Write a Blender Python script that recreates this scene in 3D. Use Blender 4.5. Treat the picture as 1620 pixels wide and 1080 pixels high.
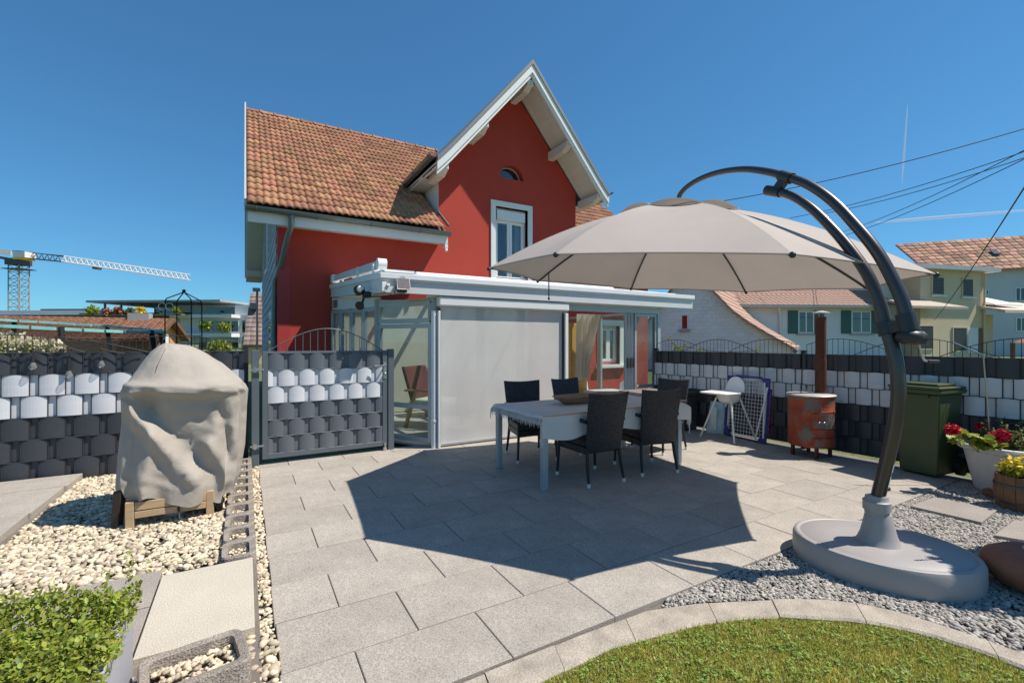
import bpy, math, random
import numpy as np
from mathutils import Vector, Matrix
random.seed(7); RNG = np.random.default_rng(11)
for o in list(bpy.data.objects): bpy.data.objects.remove(o)
SC = bpy.context.scene; COL = SC.collection
# ---------------------------------------------------------------- camera, sky, sun, exposure
FPX, YAW, CH = 728.0, 0.5252, 1.398            # focal length in photo pixels, heading, eye height
cam = bpy.data.cameras.new('camera'); cam.sensor_width = 36; cam.lens = 36*FPX/1620
cam.clip_start = .05; cam.clip_end = 40000
co = bpy.data.objects.new('camera', cam); COL.objects.link(co)
co.location = (0, 0, CH); co.rotation_euler = (math.pi/2, 0, -YAW); SC.camera = co
SUN = Vector((.569, -.357, 1.0)).normalized()
W = bpy.data.worlds.new('World'); SC.world = W; W.use_nodes = True
wn = W.node_tree.nodes; wl = W.node_tree.links
sky = wn.new('ShaderNodeTexSky'); sky.sky_type = 'NISHITA'; sky.sun_disc = False
sky.sun_elevation = math.asin(SUN.z); sky.sun_rotation = math.atan2(SUN.x, SUN.y)
sky.air_density = 1.0; sky.dust_density = .0; sky.ozone_density = 1.6; sky.altitude = 450
bg = wn['Background']; bg.inputs[1].default_value = .15
wm = wn.new('ShaderNodeMix'); wm.data_type = 'RGBA'; wm.blend_type = 'MULTIPLY'; wm.inputs[0].default_value = 1
wm.inputs[7].default_value = (.30, .67, .93, 1)                # camera white balance and response
wg = wn.new('ShaderNodeGamma'); wg.inputs[1].default_value = .78; wl.new(sky.outputs[0], wg.inputs[0]); wl.new(wg.outputs[0], wm.inputs[6]); wl.new(wm.outputs[2], bg.inputs[0])
sl = bpy.data.lights.new('sun', 'SUN'); sl.energy = 5.0; sl.angle = math.radians(.5); sl.color = (1, .93, .83)
so = bpy.data.objects.new('sun', sl); COL.objects.link(so)
so.rotation_euler = SUN.to_track_quat('Z', 'Y').to_euler(); so.location = (20, -12, 30)
vs = SC.view_settings; vs.view_transform = 'Standard'; vs.look = 'None'; vs.exposure = .36; vs.gamma = 1
vs.use_curve_mapping = False
# ---------------------------------------------------------------- photo pixel -> ray
CR = Vector((math.cos(YAW), -math.sin(YAW), 0)); CF = Vector((math.sin(YAW), math.cos(YAW), 0))
CAM = Vector((0, 0, CH))
def ray(px, py): return CR*((px-810)/FPX) + CF + Vector((0, 0, (540-py)/FPX))
def G(px, py, z=0.0):
    d = ray(px, py); return CAM + d*((z-CH)/d.z)
def PY(px, py, Y):
    d = ray(px, py); return CAM + d*(Y/d.y)
def PX(px, py, X):
    d = ray(px, py); return CAM + d*(X/d.x)
def PD(px, py, D): return CAM + ray(px, py)*D
# ---------------------------------------------------------------- objects
ORG = {}
def tag(o, label=None, cat=None, group=None, kind=None):
    for k, v in (('label', label), ('category', cat), ('group', group), ('kind', kind)):
        if v: o[k] = v
    return o
def thing(name, label, cat, loc=(0, 0, 0), rz=0, group=None, local=False):
    o = bpy.data.objects.new(name, None); COL.objects.link(o); o.empty_display_size = .1
    o.location = loc; o.rotation_euler = (0, 0, rz); ORG[o.name] = Vector((0, 0, 0)) if (rz or local) else Vector(loc)
    return tag(o, label, cat, group)
def copy_tree(o, parent=None):
    c = o.copy(); COL.objects.link(c)
    if parent: c.parent = parent
    for ch in list(o.children): copy_tree(ch, c)
    return c
class MB:
    def __init__(s): s.v = []; s.f = []
    def add(s, vs, fs):
        o = len(s.v); s.v += [tuple(v) for v in vs]; s.f += [tuple(i+o for i in f) for f in fs]; return s
    def box(s, x0, x1, y0, y1, z0, z1):
        if x0 > x1: x0, x1 = x1, x0
        if y0 > y1: y0, y1 = y1, y0
        if z0 > z1: z0, z1 = z1, z0
        return s.add([(x, y, z) for z in (z0, z1) for y in (y0, y1) for x in (x0, x1)],
                     [(0, 2, 3, 1), (4, 5, 7, 6), (0, 1, 5, 4), (2, 6, 7, 3), (0, 4, 6, 2), (1, 3, 7, 5)])
    def beam(s, p, q, w, h, up=(0, 0, 1), roll=0):
        p = Vector(p); q = Vector(q); d = (q-p).normalized(); up = Vector(up)
        if abs(d.dot(up)) > .999: up = Vector((0, 1, 0))
        a = d.cross(up).normalized(); b = a.cross(d).normalized()
        c = [p+a*(i*w/2)+b*(j*h/2) for i, j in ((-1, -1), (1, -1), (1, 1), (-1, 1))]
        c += [v+(q-p) for v in c]
        return s.add(c, [(3, 2, 1, 0), (4, 5, 6, 7), (0, 1, 5, 4), (1, 2, 6, 5), (2, 3, 7, 6), (3, 0, 4, 7)])
    def tube(s, pts, r, n=8, cap=True, closed=False):
        pts = [Vector(p) for p in pts]; m = len(pts); rs = r if isinstance(r, (list, tuple)) else [r]*m
        up = Vector((0, 0, 1)); vs = []; prev = None
        for i in range(m):
            a = pts[i-1] if (i > 0 or closed) else pts[i]; b = pts[(i+1) % m] if (i < m-1 or closed) else pts[i]
            d = (b-a).normalized()
            if prev is None:
                x = d.cross(up if abs(d.z) < .95 else Vector((0, 1, 0))).normalized()
            else:
                x = (prev-d*prev.dot(d)).normalized()
            prev = x; y = d.cross(x)
            vs += [pts[i]+(x*math.cos(2*math.pi*k/n)+y*math.sin(2*math.pi*k/n))*rs[i] for k in range(n)]
        fs = []
        for i in range(m if closed else m-1):
            j = (i+1) % m
            for k in range(n):
                l = (k+1) % n; fs.append((i*n+k, i*n+l, j*n+l, j*n+k))
        if cap and not closed: fs += [tuple(range(n-1, -1, -1)), tuple((m-1)*n+k for k in range(n))]
        return s.add(vs, fs)
    def lathe(s, prof, c=(0, 0, 0), n=24, sx=1, sy=1):
        c = Vector(c); m = len(prof)
        vs = [(c.x+r*math.cos(2*math.pi*k/n)*sx, c.y+r*math.sin(2*math.pi*k/n)*sy, c.z+z) for r, z in prof for k in range(n)]
        fs = [(i*n+k, i*n+(k+1) % n, (i+1)*n+(k+1) % n, (i+1)*n+k) for i in range(m-1) for k in range(n)]
        fs += [tuple(range(n-1, -1, -1)), tuple((m-1)*n+k for k in range(n))]
        return s.add(vs, fs)
    def prism(s, poly, d):
        """planar polygon (3D points) extruded by vector d"""
        p = [Vector(q) for q in poly]; d = Vector(d); n = len(p)
        nn = sum(((p[i]-p[0]).cross(p[(i+1) % n]-p[0]) for i in range(n)), Vector((0, 0, 0)))
        if nn.dot(d) > 0: p.reverse()
        return s.add(p+[q+d for q in p], [tuple(range(n)), tuple(range(2*n-1, n-1, -1))]+[(i, i+n, (i+1) % n+n, (i+1) % n) for i in range(n)])
    def sphere(s, c, r, n=10, m=6, sc=(1, 1, 1)):
        c = Vector(c)
        return s.add(*_sph(c, r, n, m, sc))
    def build(s, name, mat, parent=None, smooth=False, bevel=0, seg=2, at=None):
        me = bpy.data.meshes.new(name)
        if parent is not None: org = ORG[parent.name]
        elif at is not None: org = Vector(at)
        else:
            a = np.array(s.v); org = Vector(((a[:, 0].min()+a[:, 0].max())/2, (a[:, 1].min()+a[:, 1].max())/2, a[:, 2].min()))
        me.from_pydata([(x-org.x, y-org.y, z-org.z) for x, y, z in s.v], [], s.f)
        ob = bpy.data.objects.new(name, me); COL.objects.link(ob)
        if parent is not None: ob.parent = parent
        else: ob.location = org
        ORG[ob.name] = org.copy()
        me.materials.append(M[mat] if isinstance(mat, str) else mat)
        if smooth:
            me.polygons.foreach_set('use_smooth', [True]*len(me.polygons))
            md = ob.modifiers.new('edge', 'EDGE_SPLIT'); md.split_angle = math.radians(42)
        if bevel:
            md = ob.modifiers.new('bevel', 'BEVEL'); md.width = bevel; md.segments = seg; md.limit_method = 'ANGLE'; md.angle_limit = math.radians(35)
        return ob
def _sph(c, r, n, m, sc):
    vs = []; fs = []
    for i in range(m+1):
        t = math.pi*i/m
        for k in range(n):
            a = 2*math.pi*k/n; vs.append((c.x+r*sc[0]*math.sin(t)*math.cos(a), c.y+r*sc[1]*math.sin(t)*math.sin(a), c.z+r*sc[2]*math.cos(t)))
    for i in range(m):
        for k in range(n): fs.append((i*n+k, (i+1)*n+k, (i+1)*n+(k+1) % n, i*n+(k+1) % n))
    return vs, fs
def part(name, mat, parent, fn, smooth=False, bevel=0, label=None):
    m = MB(); fn(m); o = m.build(name, mat, parent, smooth, bevel)
    if label: o['label'] = label
    return o
def scatter(name, tv, tf, pos, rot, scl, mat, parent=None, smooth=False):
    """many small pieces joined in one mesh; tv (k,3), tf list of quads or tris, pos (N,3), rot (N,3,3), scl (N,3)"""
    tv = np.array(tv, float); tf = np.array(tf, int); N = len(pos); k = len(tv)
    v = np.einsum('nij,nkj->nki', rot, tv[None]*scl[:, None, :]) + pos[:, None, :]
    org = np.array(ORG[parent.name]) if parent is not None else np.array([pos[:, 0].mean(), pos[:, 1].mean(), pos[:, 2].min()])
    v = v.reshape(-1, 3) - org
    fa = (tf[None]+(np.arange(N)*k)[:, None, None]).reshape(-1, tf.shape[1])
    me = bpy.data.meshes.new(name); me.vertices.add(len(v)); me.vertices.foreach_set('co', v.ravel())
    me.loops.add(fa.size); me.loops.foreach_set('vertex_index', fa.ravel())
    me.polygons.add(len(fa)); me.polygons.foreach_set('loop_start', np.arange(len(fa))*tf.shape[1])
    me.polygons.foreach_set('loop_total', np.full(len(fa), tf.shape[1])); me.update(calc_edges=True)
    if smooth: me.polygons.foreach_set('use_smooth', [True]*len(fa))
    ob = bpy.data.objects.new(name, me); COL.objects.link(ob); me.materials.append(M[mat] if isinstance(mat, str) else mat)
    if parent is not None: ob.parent = parent
    else: ob.location = org
    ORG[ob.name] = Vector(org)
    return ob
def rots(N, tilt=math.pi, rz=None):
    a = RNG.uniform(0, 2*math.pi, N) if rz is None else rz
    b = RNG.normal(0, 1, N)*tilt if tilt < 1.5 else RNG.uniform(0, math.pi, N)
    c = RNG.uniform(0, 2*math.pi, N)
    ca, sa, cb, sb, cc, sc_ = np.cos(a), np.sin(a), np.cos(b), np.sin(b), np.cos(c), np.sin(c)
    Z = np.zeros(N); O = np.ones(N)
    Rz = np.array([[ca, -sa, Z], [sa, ca, Z], [Z, Z, O]]).transpose(2, 0, 1)
    Rx = np.array([[O, Z, Z], [Z, cb, -sb], [Z, sb, cb]]).transpose(2, 0, 1)
    R2 = np.array([[cc, -sc_, Z], [sc_, cc, Z], [Z, Z, O]]).transpose(2, 0, 1)
    return R2 @ Rx @ Rz if rz is None else Rz @ Rx
def inpoly(x, y, poly):
    r = np.zeros(len(x), bool); n = len(poly)
    for i in range(n):
        x1, y1 = poly[i][:2]; x2, y2 = poly[(i+1) % n][:2]
        if y1 == y2: continue
        c = ((y1 > y) != (y2 > y)) & (x < (x2-x1)*(y-y1)/(y2-y1)+x1); r ^= c
    return r
def fillpoly(poly, N):
    a = np.array([p[:2] for p in poly]); lo, hi = a.min(0), a.max(0); out = []
    tot = 0
    while tot < N:
        p = RNG.uniform(lo, hi, (N*2, 2)); p = p[inpoly(p[:, 0], p[:, 1], poly)]; out.append(p); tot += len(p)
    return np.concatenate(out)[:N]
# ---------------------------------------------------------------- materials
M = {}
def mat(name, col, rough=.7, var=.12, scale=3.0, metal=0, bump=0, bscale=40, isl=0, col2=None, spec=.5, fine=0, fscale=200, streak=None, coat=0, trans=0, hue=0):
    """procedural surface: base colour with two octaves of noise, optional per-piece variation, relief"""
    m = bpy.data.materials.new(name); m.use_nodes = True; nt = m.node_tree; n = nt.nodes; l = nt.links
    b = n['Principled BSDF']; b.inputs['Roughness'].default_value = rough; b.inputs['Metallic'].default_value = metal
    b.inputs['Specular IOR Level'].default_value = spec
    if coat: b.inputs['Coat Weight'].default_value = coat; b.inputs['Coat Roughness'].default_value = .1
    tc = n.new('ShaderNodeTexCoord'); vec = tc.outputs['Object']
    if streak:
        mp = n.new('ShaderNodeMapping'); mp.inputs['Scale'].default_value = streak; l.new(vec, mp.inputs[0]); vec = mp.outputs[0]
    nz = n.new('ShaderNodeTexNoise'); nz.inputs['Scale'].default_value = scale; nz.inputs['Detail'].default_value = 6; nz.inputs['Roughness'].default_value = .62
    l.new(vec, nz.inputs['Vector'])
    rp = n.new('ShaderNodeValToRGB'); c = np.array(col, float); c2 = np.array(col2, float) if col2 is not None else None
    e = rp.color_ramp.elements; e[0].position = .3; e[1].position = .72
    if c2 is None: e[0].color = (*np.clip(c*(1-var), 0, 1), 1); e[1].color = (*np.clip(c*(1+var), 0, 1), 1)
    else: e[0].color = (*c, 1); e[1].color = (*c2, 1)
    l.new(nz.outputs['Fac'], rp.inputs[0]); out = rp.outputs[0]
    if fine:
        n2 = n.new('ShaderNodeTexNoise'); n2.inputs['Scale'].default_value = fscale; n2.inputs['Detail'].default_value = 3
        l.new(tc.outputs['Object'], n2.inputs['Vector'])
        mr = n.new('ShaderNodeMapRange'); mr.inputs[1].default_value = .3; mr.inputs[2].default_value = .7; mr.inputs[3].default_value = 1-fine; mr.inputs[4].default_value = 1+fine
        l.new(n2.outputs['Fac'], mr.inputs[0])
        mx = n.new('ShaderNodeMix'); mx.data_type = 'RGBA'; mx.blend_type = 'MULTIPLY'; mx.inputs[0].default_value = 1
        l.new(out, mx.inputs[6]); l.new(mr.outputs[0], mx.inputs[7]); out = mx.outputs[2]
    if isl:
        ge = n.new('ShaderNodeNewGeometry'); oi = n.new('ShaderNodeObjectInfo')
        ad = n.new('ShaderNodeMath'); ad.operation = 'ADD'; l.new(ge.outputs['Random Per Island'], ad.inputs[0]); l.new(oi.outputs['Random'], ad.inputs[1])
        fr = n.new('ShaderNodeMath'); fr.operation = 'FRACT'; l.new(ad.outputs[0], fr.inputs[0])
        hs = n.new('ShaderNodeHueSaturation')
        mr = n.new('ShaderNodeMapRange'); mr.inputs[3].default_value = 1-isl; mr.inputs[4].default_value = 1+isl; l.new(fr.outputs[0], mr.inputs[0]); l.new(mr.outputs[0], hs.inputs['Value'])
        if hue:
            m7 = n.new('ShaderNodeMath'); m7.operation = 'MULTIPLY'; m7.inputs[1].default_value = 7.31; l.new(fr.outputs[0], m7.inputs[0])
            f7 = n.new('ShaderNodeMath'); f7.operation = 'FRACT'; l.new(m7.outputs[0], f7.inputs[0])
            mh = n.new('ShaderNodeMapRange'); mh.inputs[3].default_value = .5-hue; mh.inputs[4].default_value = .5+hue; l.new(f7.outputs[0], mh.inputs[0]); l.new(mh.outputs[0], hs.inputs['Hue'])
        l.new(out, hs.inputs['Color']); out = hs.outputs[0]
    l.new(out, b.inputs['Base Color'])
    if bump:
        nb = n.new('ShaderNodeTexNoise'); nb.inputs['Scale'].default_value = bscale; nb.inputs['Detail'].default_value = 5; l.new(tc.outputs['Object'], nb.inputs['Vector'])
        bp = n.new('ShaderNodeBump'); bp.inputs['Strength'].default_value = bump; bp.inputs['Distance'].default_value = .01
        l.new(nb.outputs['Fac'], bp.inputs['Height']); l.new(bp.outputs[0], b.inputs['Normal'])
    if trans:
        tr = n.new('ShaderNodeBsdfTranslucent'); ms = n.new('ShaderNodeMixShader'); ms.inputs[0].default_value = trans
        l.new(out, tr.inputs[0]); l.new(b.outputs[0], ms.inputs[1]); l.new(tr.outputs[0], ms.inputs[2]); l.new(ms.outputs[0], n['Material Output'].inputs[0])
    M[name] = m; return m
def glass(name, tint=(.9, .95, .95), refl=1.0, dirt=.04):
    m = bpy.data.materials.new(name); m.use_nodes = True; n = m.node_tree.nodes; l = m.node_tree.links; n.remove(n['Principled BSDF'])
    tr = n.new('ShaderNodeBsdfTransparent'); tr.inputs[0].default_value = (*tint, 1)
    gl = n.new('ShaderNodeBsdfGlossy'); gl.inputs['Roughness'].default_value = .01
    fz = n.new('ShaderNodeFresnel'); fz.inputs[0].default_value = 1.5
    mu = n.new('ShaderNodeMath'); mu.operation = 'MULTIPLY_ADD'; mu.inputs[1].default_value = 1.6*refl; mu.inputs[2].default_value = .03*refl; mu.use_clamp = True
    ge = n.new('ShaderNodeNewGeometry'); bf = n.new('ShaderNodeMath'); bf.operation = 'SUBTRACT'; bf.inputs[0].default_value = 1; l.new(ge.outputs['Backfacing'], bf.inputs[1])
    l.new(fz.outputs[0], mu.inputs[0]); m0 = n.new('ShaderNodeMath'); m0.operation = 'MULTIPLY'; l.new(mu.outputs[0], m0.inputs[0]); l.new(bf.outputs[0], m0.inputs[1]); mu = m0
    ms = n.new('ShaderNodeMixShader'); l.new(mu.outputs[0], ms.inputs[0]); l.new(tr.outputs[0], ms.inputs[1]); l.new(gl.outputs[0], ms.inputs[2])
    df = n.new('ShaderNodeBsdfDiffuse'); df.inputs[0].default_value = (.7, .7, .68, 1)
    nz = n.new('ShaderNodeTexNoise'); nz.inputs['Scale'].default_value = 4
    m2 = n.new('ShaderNodeMath'); m2.operation = 'MULTIPLY'; m2.inputs[1].default_value = dirt*2; l.new(nz.outputs['Fac'], m2.inputs[0])
    ms2 = n.new('ShaderNodeMixShader'); l.new(m2.outputs[0], ms2.inputs[0]); l.new(ms.outputs[0], ms2.inputs[1]); l.new(df.outputs[0], ms2.inputs[2])
    l.new(ms2.outputs[0], n['Material Output'].inputs[0]); M[name] = m; return m
def sheer(name, col, alpha, trans=.4, weave=0):
    """woven fabric that lets some light and view through"""
    m = mat(name, col, .9, .05, 2, trans=trans, fine=.06, fscale=400); n = m.node_tree.nodes; l = m.node_tree.links
    src = n['Material Output'].inputs[0].links[0].from_socket
    tr = n.new('ShaderNodeBsdfTransparent'); ms = n.new('ShaderNodeMixShader'); ms.inputs[0].default_value = 1-alpha
    l.new(src, ms.inputs[1]); l.new(tr.outputs[0], ms.inputs[2]); l.new(ms.outputs[0], n['Material Output'].inputs[0]); return m
mat('slab', (.35, .315, .275), .85, .13, 3.5, bump=.3, bscale=140, isl=.07, fine=.34, fscale=170)
mat('slab_light', (.50, .45, .37), .85, .08, 2.5, bump=.25, bscale=160, isl=.05, fine=.26, fscale=160)
mat('slab_dark', (.30, .265, .235), .9, .14, 3, bump=.3, bscale=120, isl=.06, fine=.38, fscale=160)
mat('bed_sand', (.16, .14, .12), .95, .2, 8)
mat('kerb', (.36, .315, .26), .9, .27, 7, bump=.5, bscale=90, fine=.3, fscale=170)
mat('exposed_concrete', (.30, .26, .225), .95, .22, 9, bump=1, bscale=130, fine=.42, fscale=170)
mat('pebble', (.56, .47, .34), .75, .22, 14, isl=.42, hue=.022)
mat('chip', (.36, .33, .295), .85, .2, 20, isl=.36, hue=.03)
mat('soil', (.05, .036, .026), .95, .3, 12, bump=.6, bscale=60)
mat('terrain', (.085, .12, .035), .95, .35, .35, col2=(.13, .15, .05), fine=.3, fscale=6)
mat('turf', (.24, .24, .06), .95, .3, 7, fine=.3, fscale=90)
mat('grass', (.30, .35, .05), .6, .38, 5, isl=.5, hue=.035, trans=.4, col2=(.55, .50, .11))
mat('dry_blade', (.55, .46, .24), .8, .2, 6, isl=.35)
mat('clover', (.20, .30, .05), .6, .2, 6, isl=.4, trans=.3)
mat('asphalt', (.055, .055, .058), .9, .2, 2)
# ================================================================ SETTING: ground
def sheet(name, poly, z, matn, kind='structure'):
    m = MB(); m.add([(p[0], p[1], z) for p in poly], [tuple(range(len(poly)))]); o = m.build(name, matn, at=(poly[0][0], poly[0][1], z))
    return tag(o, kind=kind)
sheet('ground', [(-900, -600), (900, -600), (900, 900), (-900, 900)], -.06, 'terrain')
sheet('garden_soil', [(-6, -1), (6.6, -1), (6.6, 6.2), (-6, 6.2)], -.035, 'bed_sand')
# --- patio of staggered slabs
PX0, PX1, PY0 = .122, 6.26, 1.765
pm = MB(); pm.box(PX0, PX1, PY0, 6.02, -.03, -.022); patio = tag(pm.build('patio', 'bed_sand'), kind='structure')
_slab = {}
def slab_mesh(w, d, hgt=.05, matn='slab', g=.0024, bev=.003):
    k = (round(w, 3), round(d, 3), hgt, matn)
    if k not in _slab:
        b = bev; x, y = w-g*2, d-g*2; vs = []
        for (o, z) in ((0, 0), (0, hgt-b), (b, hgt)):
            vs += [(o, o, z), (x-o, o, z), (x-o, y-o, z), (o, y-o, z)]
        fs = [(0, 3, 2, 1), (8, 9, 10, 11)]+[(r*4+i, r*4+(i+1) % 4, r*4+4+(i+1) % 4, r*4+4+i) for r in (0, 1) for i in range(4)]
        me = bpy.data.meshes.new('slab'); me.from_pydata(vs, [], fs); me.materials.append(M[matn]); _slab[k] = me
    return _slab[k]
def slab_obj(name, x, y, w, d, ztop, parent=None, hgt=.05, matn='slab', rz=0):
    o = bpy.data.objects.new(name, slab_mesh(w, d, hgt, matn)); COL.objects.link(o)
    o.location = Vector((x+.0024, y+.0024, ztop-hgt)); o.rotation_euler = (random.uniform(-1, 1)*.0016, random.uniform(-1, 1)*.0016, rz)
    if parent is not None: o.parent = parent; o.location -= ORG[parent.name]
    return o
for j in range(-3, 8):
    y0 = 2.962+.4*j; off = .428 if j % 2 == 1 else .728; x = off-.6*math.ceil((off-PX0)/.6)
    while x < PX1-.02:
        a, b = max(x, PX0), min(x+.6, PX1); d = .4
        if y0+d > 6.02: d = 6.02-y0
        if b-a > .03 and d > .03: slab_obj('paving_slab', a, y0, b-a, d, .0+random.uniform(-.0012, .0012), patio)
        x += .6
# --- left gravel bed, its path slabs
LZ = .055
LG = [(-5.5, 1.2), (.06, 1.2), (.06, 6.02), (-5.5, 6.02)]
sheet('gravel_bed', LG, LZ-.02, 'bed_sand')
lp = MB(); lp.box(-3.6, -1.37, 4.1, 5.98, LZ-.03, LZ+.012); path = tag(lp.build('path', 'bed_sand'), kind='structure')
for (x, y, w, d) in ((-2.97, 5.53, 1.6, .45), (-2.99, 4.79, 1.6, .735), (-2.95, 4.08, 1.55, .7), (-3.6, 5.53, .62, .45), (-3.6, 4.79, .6, .735)):
    slab_obj('path_slab', x, y, w, d, LZ+.062+random.uniform(-.003, .003), path, .055, 'slab')
ls = MB(); ls.box(-1.6, .05, 1.75, 3.2, LZ-.03, LZ-.005); p2 = tag(ls.build('side_path', 'bed_sand'), kind='structure')
slab_obj('path_slab', -.405, 2.42, .445, .79, LZ+.035, p2, .05, 'slab_light')
slab_obj('path_slab', -.405, 1.6, .445, .38, LZ+.03, p2, .05, 'slab_light')
slab_obj('path_slab', -1.0, 2.88, .59, .42, LZ+.03, p2, .05, 'slab_dark')
slab_obj('path_slab', -1.0, 2.2, .59, .675, LZ+.028, p2, .05, 'slab_dark')
slab_obj('path_slab', -1.6, 2.9, .595, .4, LZ+.03, p2, .05, 'slab_dark')
slab_obj('path_slab', -1.6, 2.2, .595, .69, LZ+.032, p2, .05, 'slab_dark')
# pebbles
def pebbles(name, poly, N, size, matn, z, excl, flat=.62, label=None):
    ico = [(0, 0, 1)]+[(math.cos(a)*.894, math.sin(a)*.894, .447) for a in np.arange(5)*2*math.pi/5]+[(math.cos(a)*.894, math.sin(a)*.894, -.447) for a in (np.arange(5)+.5)*2*math.pi/5]+[(0, 0, -1)]
    tf = [(0, i+1, (i+1) % 5+1) for i in range(5)]+[(i+1, i+6, (i+1) % 5+1) for i in range(5)]+[((i+1) % 5+1, i+6, (i+1) % 5+6) for i in range(5)]+[(11, (i+1) % 5+6, i+6) for i in range(5)]
    p = fillpoly(poly, N); keep = np.ones(len(p), bool)
    for e in excl: keep &= ~inpoly(p[:, 0], p[:, 1], e)
    p = p[keep]; n = len(p); s = size*RNG.lognormal(0, .28, n)
    sc = np.stack([s*RNG.uniform(.9, 1.5, n), s*RNG.uniform(.75, 1.1, n), s*RNG.uniform(flat*.7, flat*1.2, n)], 1)
    pos = np.column_stack([p, z+RNG.uniform(-.3, .75, n)*size])
    o = scatter(name, ico, tf, pos, rots(n, .35), sc, matn, smooth=True)
    return tag(o, label, None, None, 'stuff')
def R4(x0, x1, y0, y1): return [(x0, y0), (x1, y0), (x1, y1), (x0, y1)]
pebbles('gravel', [(-2.6, 3.1), (.02, 3.1), (.02, 6.0), (-2.6, 6.0)], 21000, .0145, 'pebble', LZ,
        [R4(-3.6, -1.375, 4.09, 5.97), R4(-1.6, .05, 2, 3.29), R4(-.12, .06, 3.2, 5.95)], label='cream pebble gravel under the covered grill')
pebbles('gravel', [(-5.5, 3.3), (-2.6, 3.3), (-2.6, 6.0), (-5.5, 6.0)], 6000, .021, 'pebble', LZ,
        [R4(-3.6, -1.375, 4.09, 5.97)], label='cream pebble gravel beside the left fence')
pebbles('gravel', [(.055, 2.2), (.12, 2.2), (.12, 5.9), (.055, 5.9)], 900, .012, 'pebble', -.012, [], label='narrow pebble strip along the left patio edge')
pebbles('gravel', [(-.4, 1.3), (.11, 1.3), (.11, 2.42), (-.4, 2.42)], 900, .017, 'pebble', LZ-.02, [R4(-.4, .05, 1.55, 2.0)], label='pebbles round the rough trough stone')
# trough stones (rough exposed concrete, open top filled with gravel)
def trough(cx, cy, w, d, hgt, z0, rz, label, group=None, fill=26):
    t = thing('trough_stone', label, 'trough', (cx, cy, z0), rz, group)
    def outline(w, d, r, n=5):
        pts = []
        for (sx, sy, a0) in ((1, 1, 0), (-1, 1, 90), (-1, -1, 180), (1, -1, 270)):
            for i in range(n+1):
                a = math.radians(a0+90*i/n); pts.append((sx*(w/2-r)+r*math.cos(a), sy*(d/2-r)+r*math.sin(a)))
        return pts
    o1 = outline(w, d, .045); o2 = outline(w-.075, d-.075, .028); n = len(o1); m = MB()
    vs = [(x, y, 0) for x, y in o1]+[(x*.985, y*.985, hgt-.008) for x, y in o1]+[(x*.95, y*.95, hgt) for x, y in o1]+[(x, y, hgt-.006) for x, y in o2]+[(x*.97, y*.97, hgt-.075) for x, y in o2]
    fs = [(r*n+i, r*n+(i+1) % n, (r+1)*n+(i+1) % n, (r+1)*n+i) for r in range(4) for i in range(n)]+[tuple(4*n+i for i in range(n))]
    m.add(vs, fs); m.build('trough', 'exposed_concrete', t)
    N = fill; p = fillpoly([(x*.93, y*.93) for x, y in o2], N); s = RNG.uniform(.009, .017, N)
    ico = [(1, 0, 0), (0, 1, 0), (-1, 0, 0), (0, -1, 0), (0, 0, 1), (0, 0, -1)]; tf = [(0, 1, 4), (1, 2, 4), (2, 3, 4), (3, 0, 4), (1, 0, 5), (2, 1, 5), (3, 2, 5), (0, 3, 5)]
    g = scatter('gravel_fill', ico, tf, np.column_stack([p, np.full(N, hgt-.045)]), rots(N, .5), np.column_stack([s*1.3, s, s*.8]), 'pebble', t, smooth=False); g['kind'] = 'stuff'
    return t
place = ['nearest the pale path slab', 'second from the pale path slab', 'third from the pale path slab', 'fourth from the pale path slab', 'fifth from the pale path slab', 'sixth from the pale path slab', 'seventh from the pale path slab', 'eighth from the pale path slab', 'ninth, almost at the gate post', 'tenth, right at the gate post']
for i in range(10):
    trough(-.035, 3.36+i*.268, .19, .262, .135, -.03, random.uniform(-.03, .03), 'small rough concrete trough stone in the edging row, '+place[i], 'edging row of trough stones', 40)
trough(-.17, 2.19, .36, .27, .17, -.02, .16, 'wide rough concrete trough stone at the bottom edge, below the pale slab', None, 150)
# --- right gravel, lawn, curved kerb
KO = [(.30, 1.752), (.788, 1.755), (1.395, 1.752), (1.83, 1.735), (2.10, 1.65), (2.294, 1.561), (2.52, 1.45), (2.723, 1.326), (2.86, 1.2), (2.937, 1.066), (2.995, .882), (3.041, .638), (3.08, .3), (3.1, -.4)]
KI = [(.30, 1.58), (.80, 1.585), (1.038, 1.585), (1.456, 1.60), (1.935, 1.522), (2.16, 1.45), (2.368, 1.345), (2.51, 1.24), (2.644, 1.141), (2.75, 1.03), (2.83, .903), (2.89, .7), (2.94, .3), (2.96, -.4)]
def resample(P, n=40):
    P = np.array(P); s = np.r_[0, np.cumsum(np.hypot(*np.diff(P, axis=0).T))]; q = np.linspace(0, s[-1], n)
    return np.column_stack([np.interp(q, s, P[:, 0]), np.interp(q, s, P[:, 1])])
ko, ki = resample(KO, 61), resample(KI, 61)
kerb = tag(bpy.data.objects.new('lawn_kerb', None), kind='structure'); COL.objects.link(kerb); ORG[kerb.name] = Vector((0, 0, 0))
cuts = [0, 8, 13, 19, 26, 31, 37, 44, 52, 60]
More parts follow.
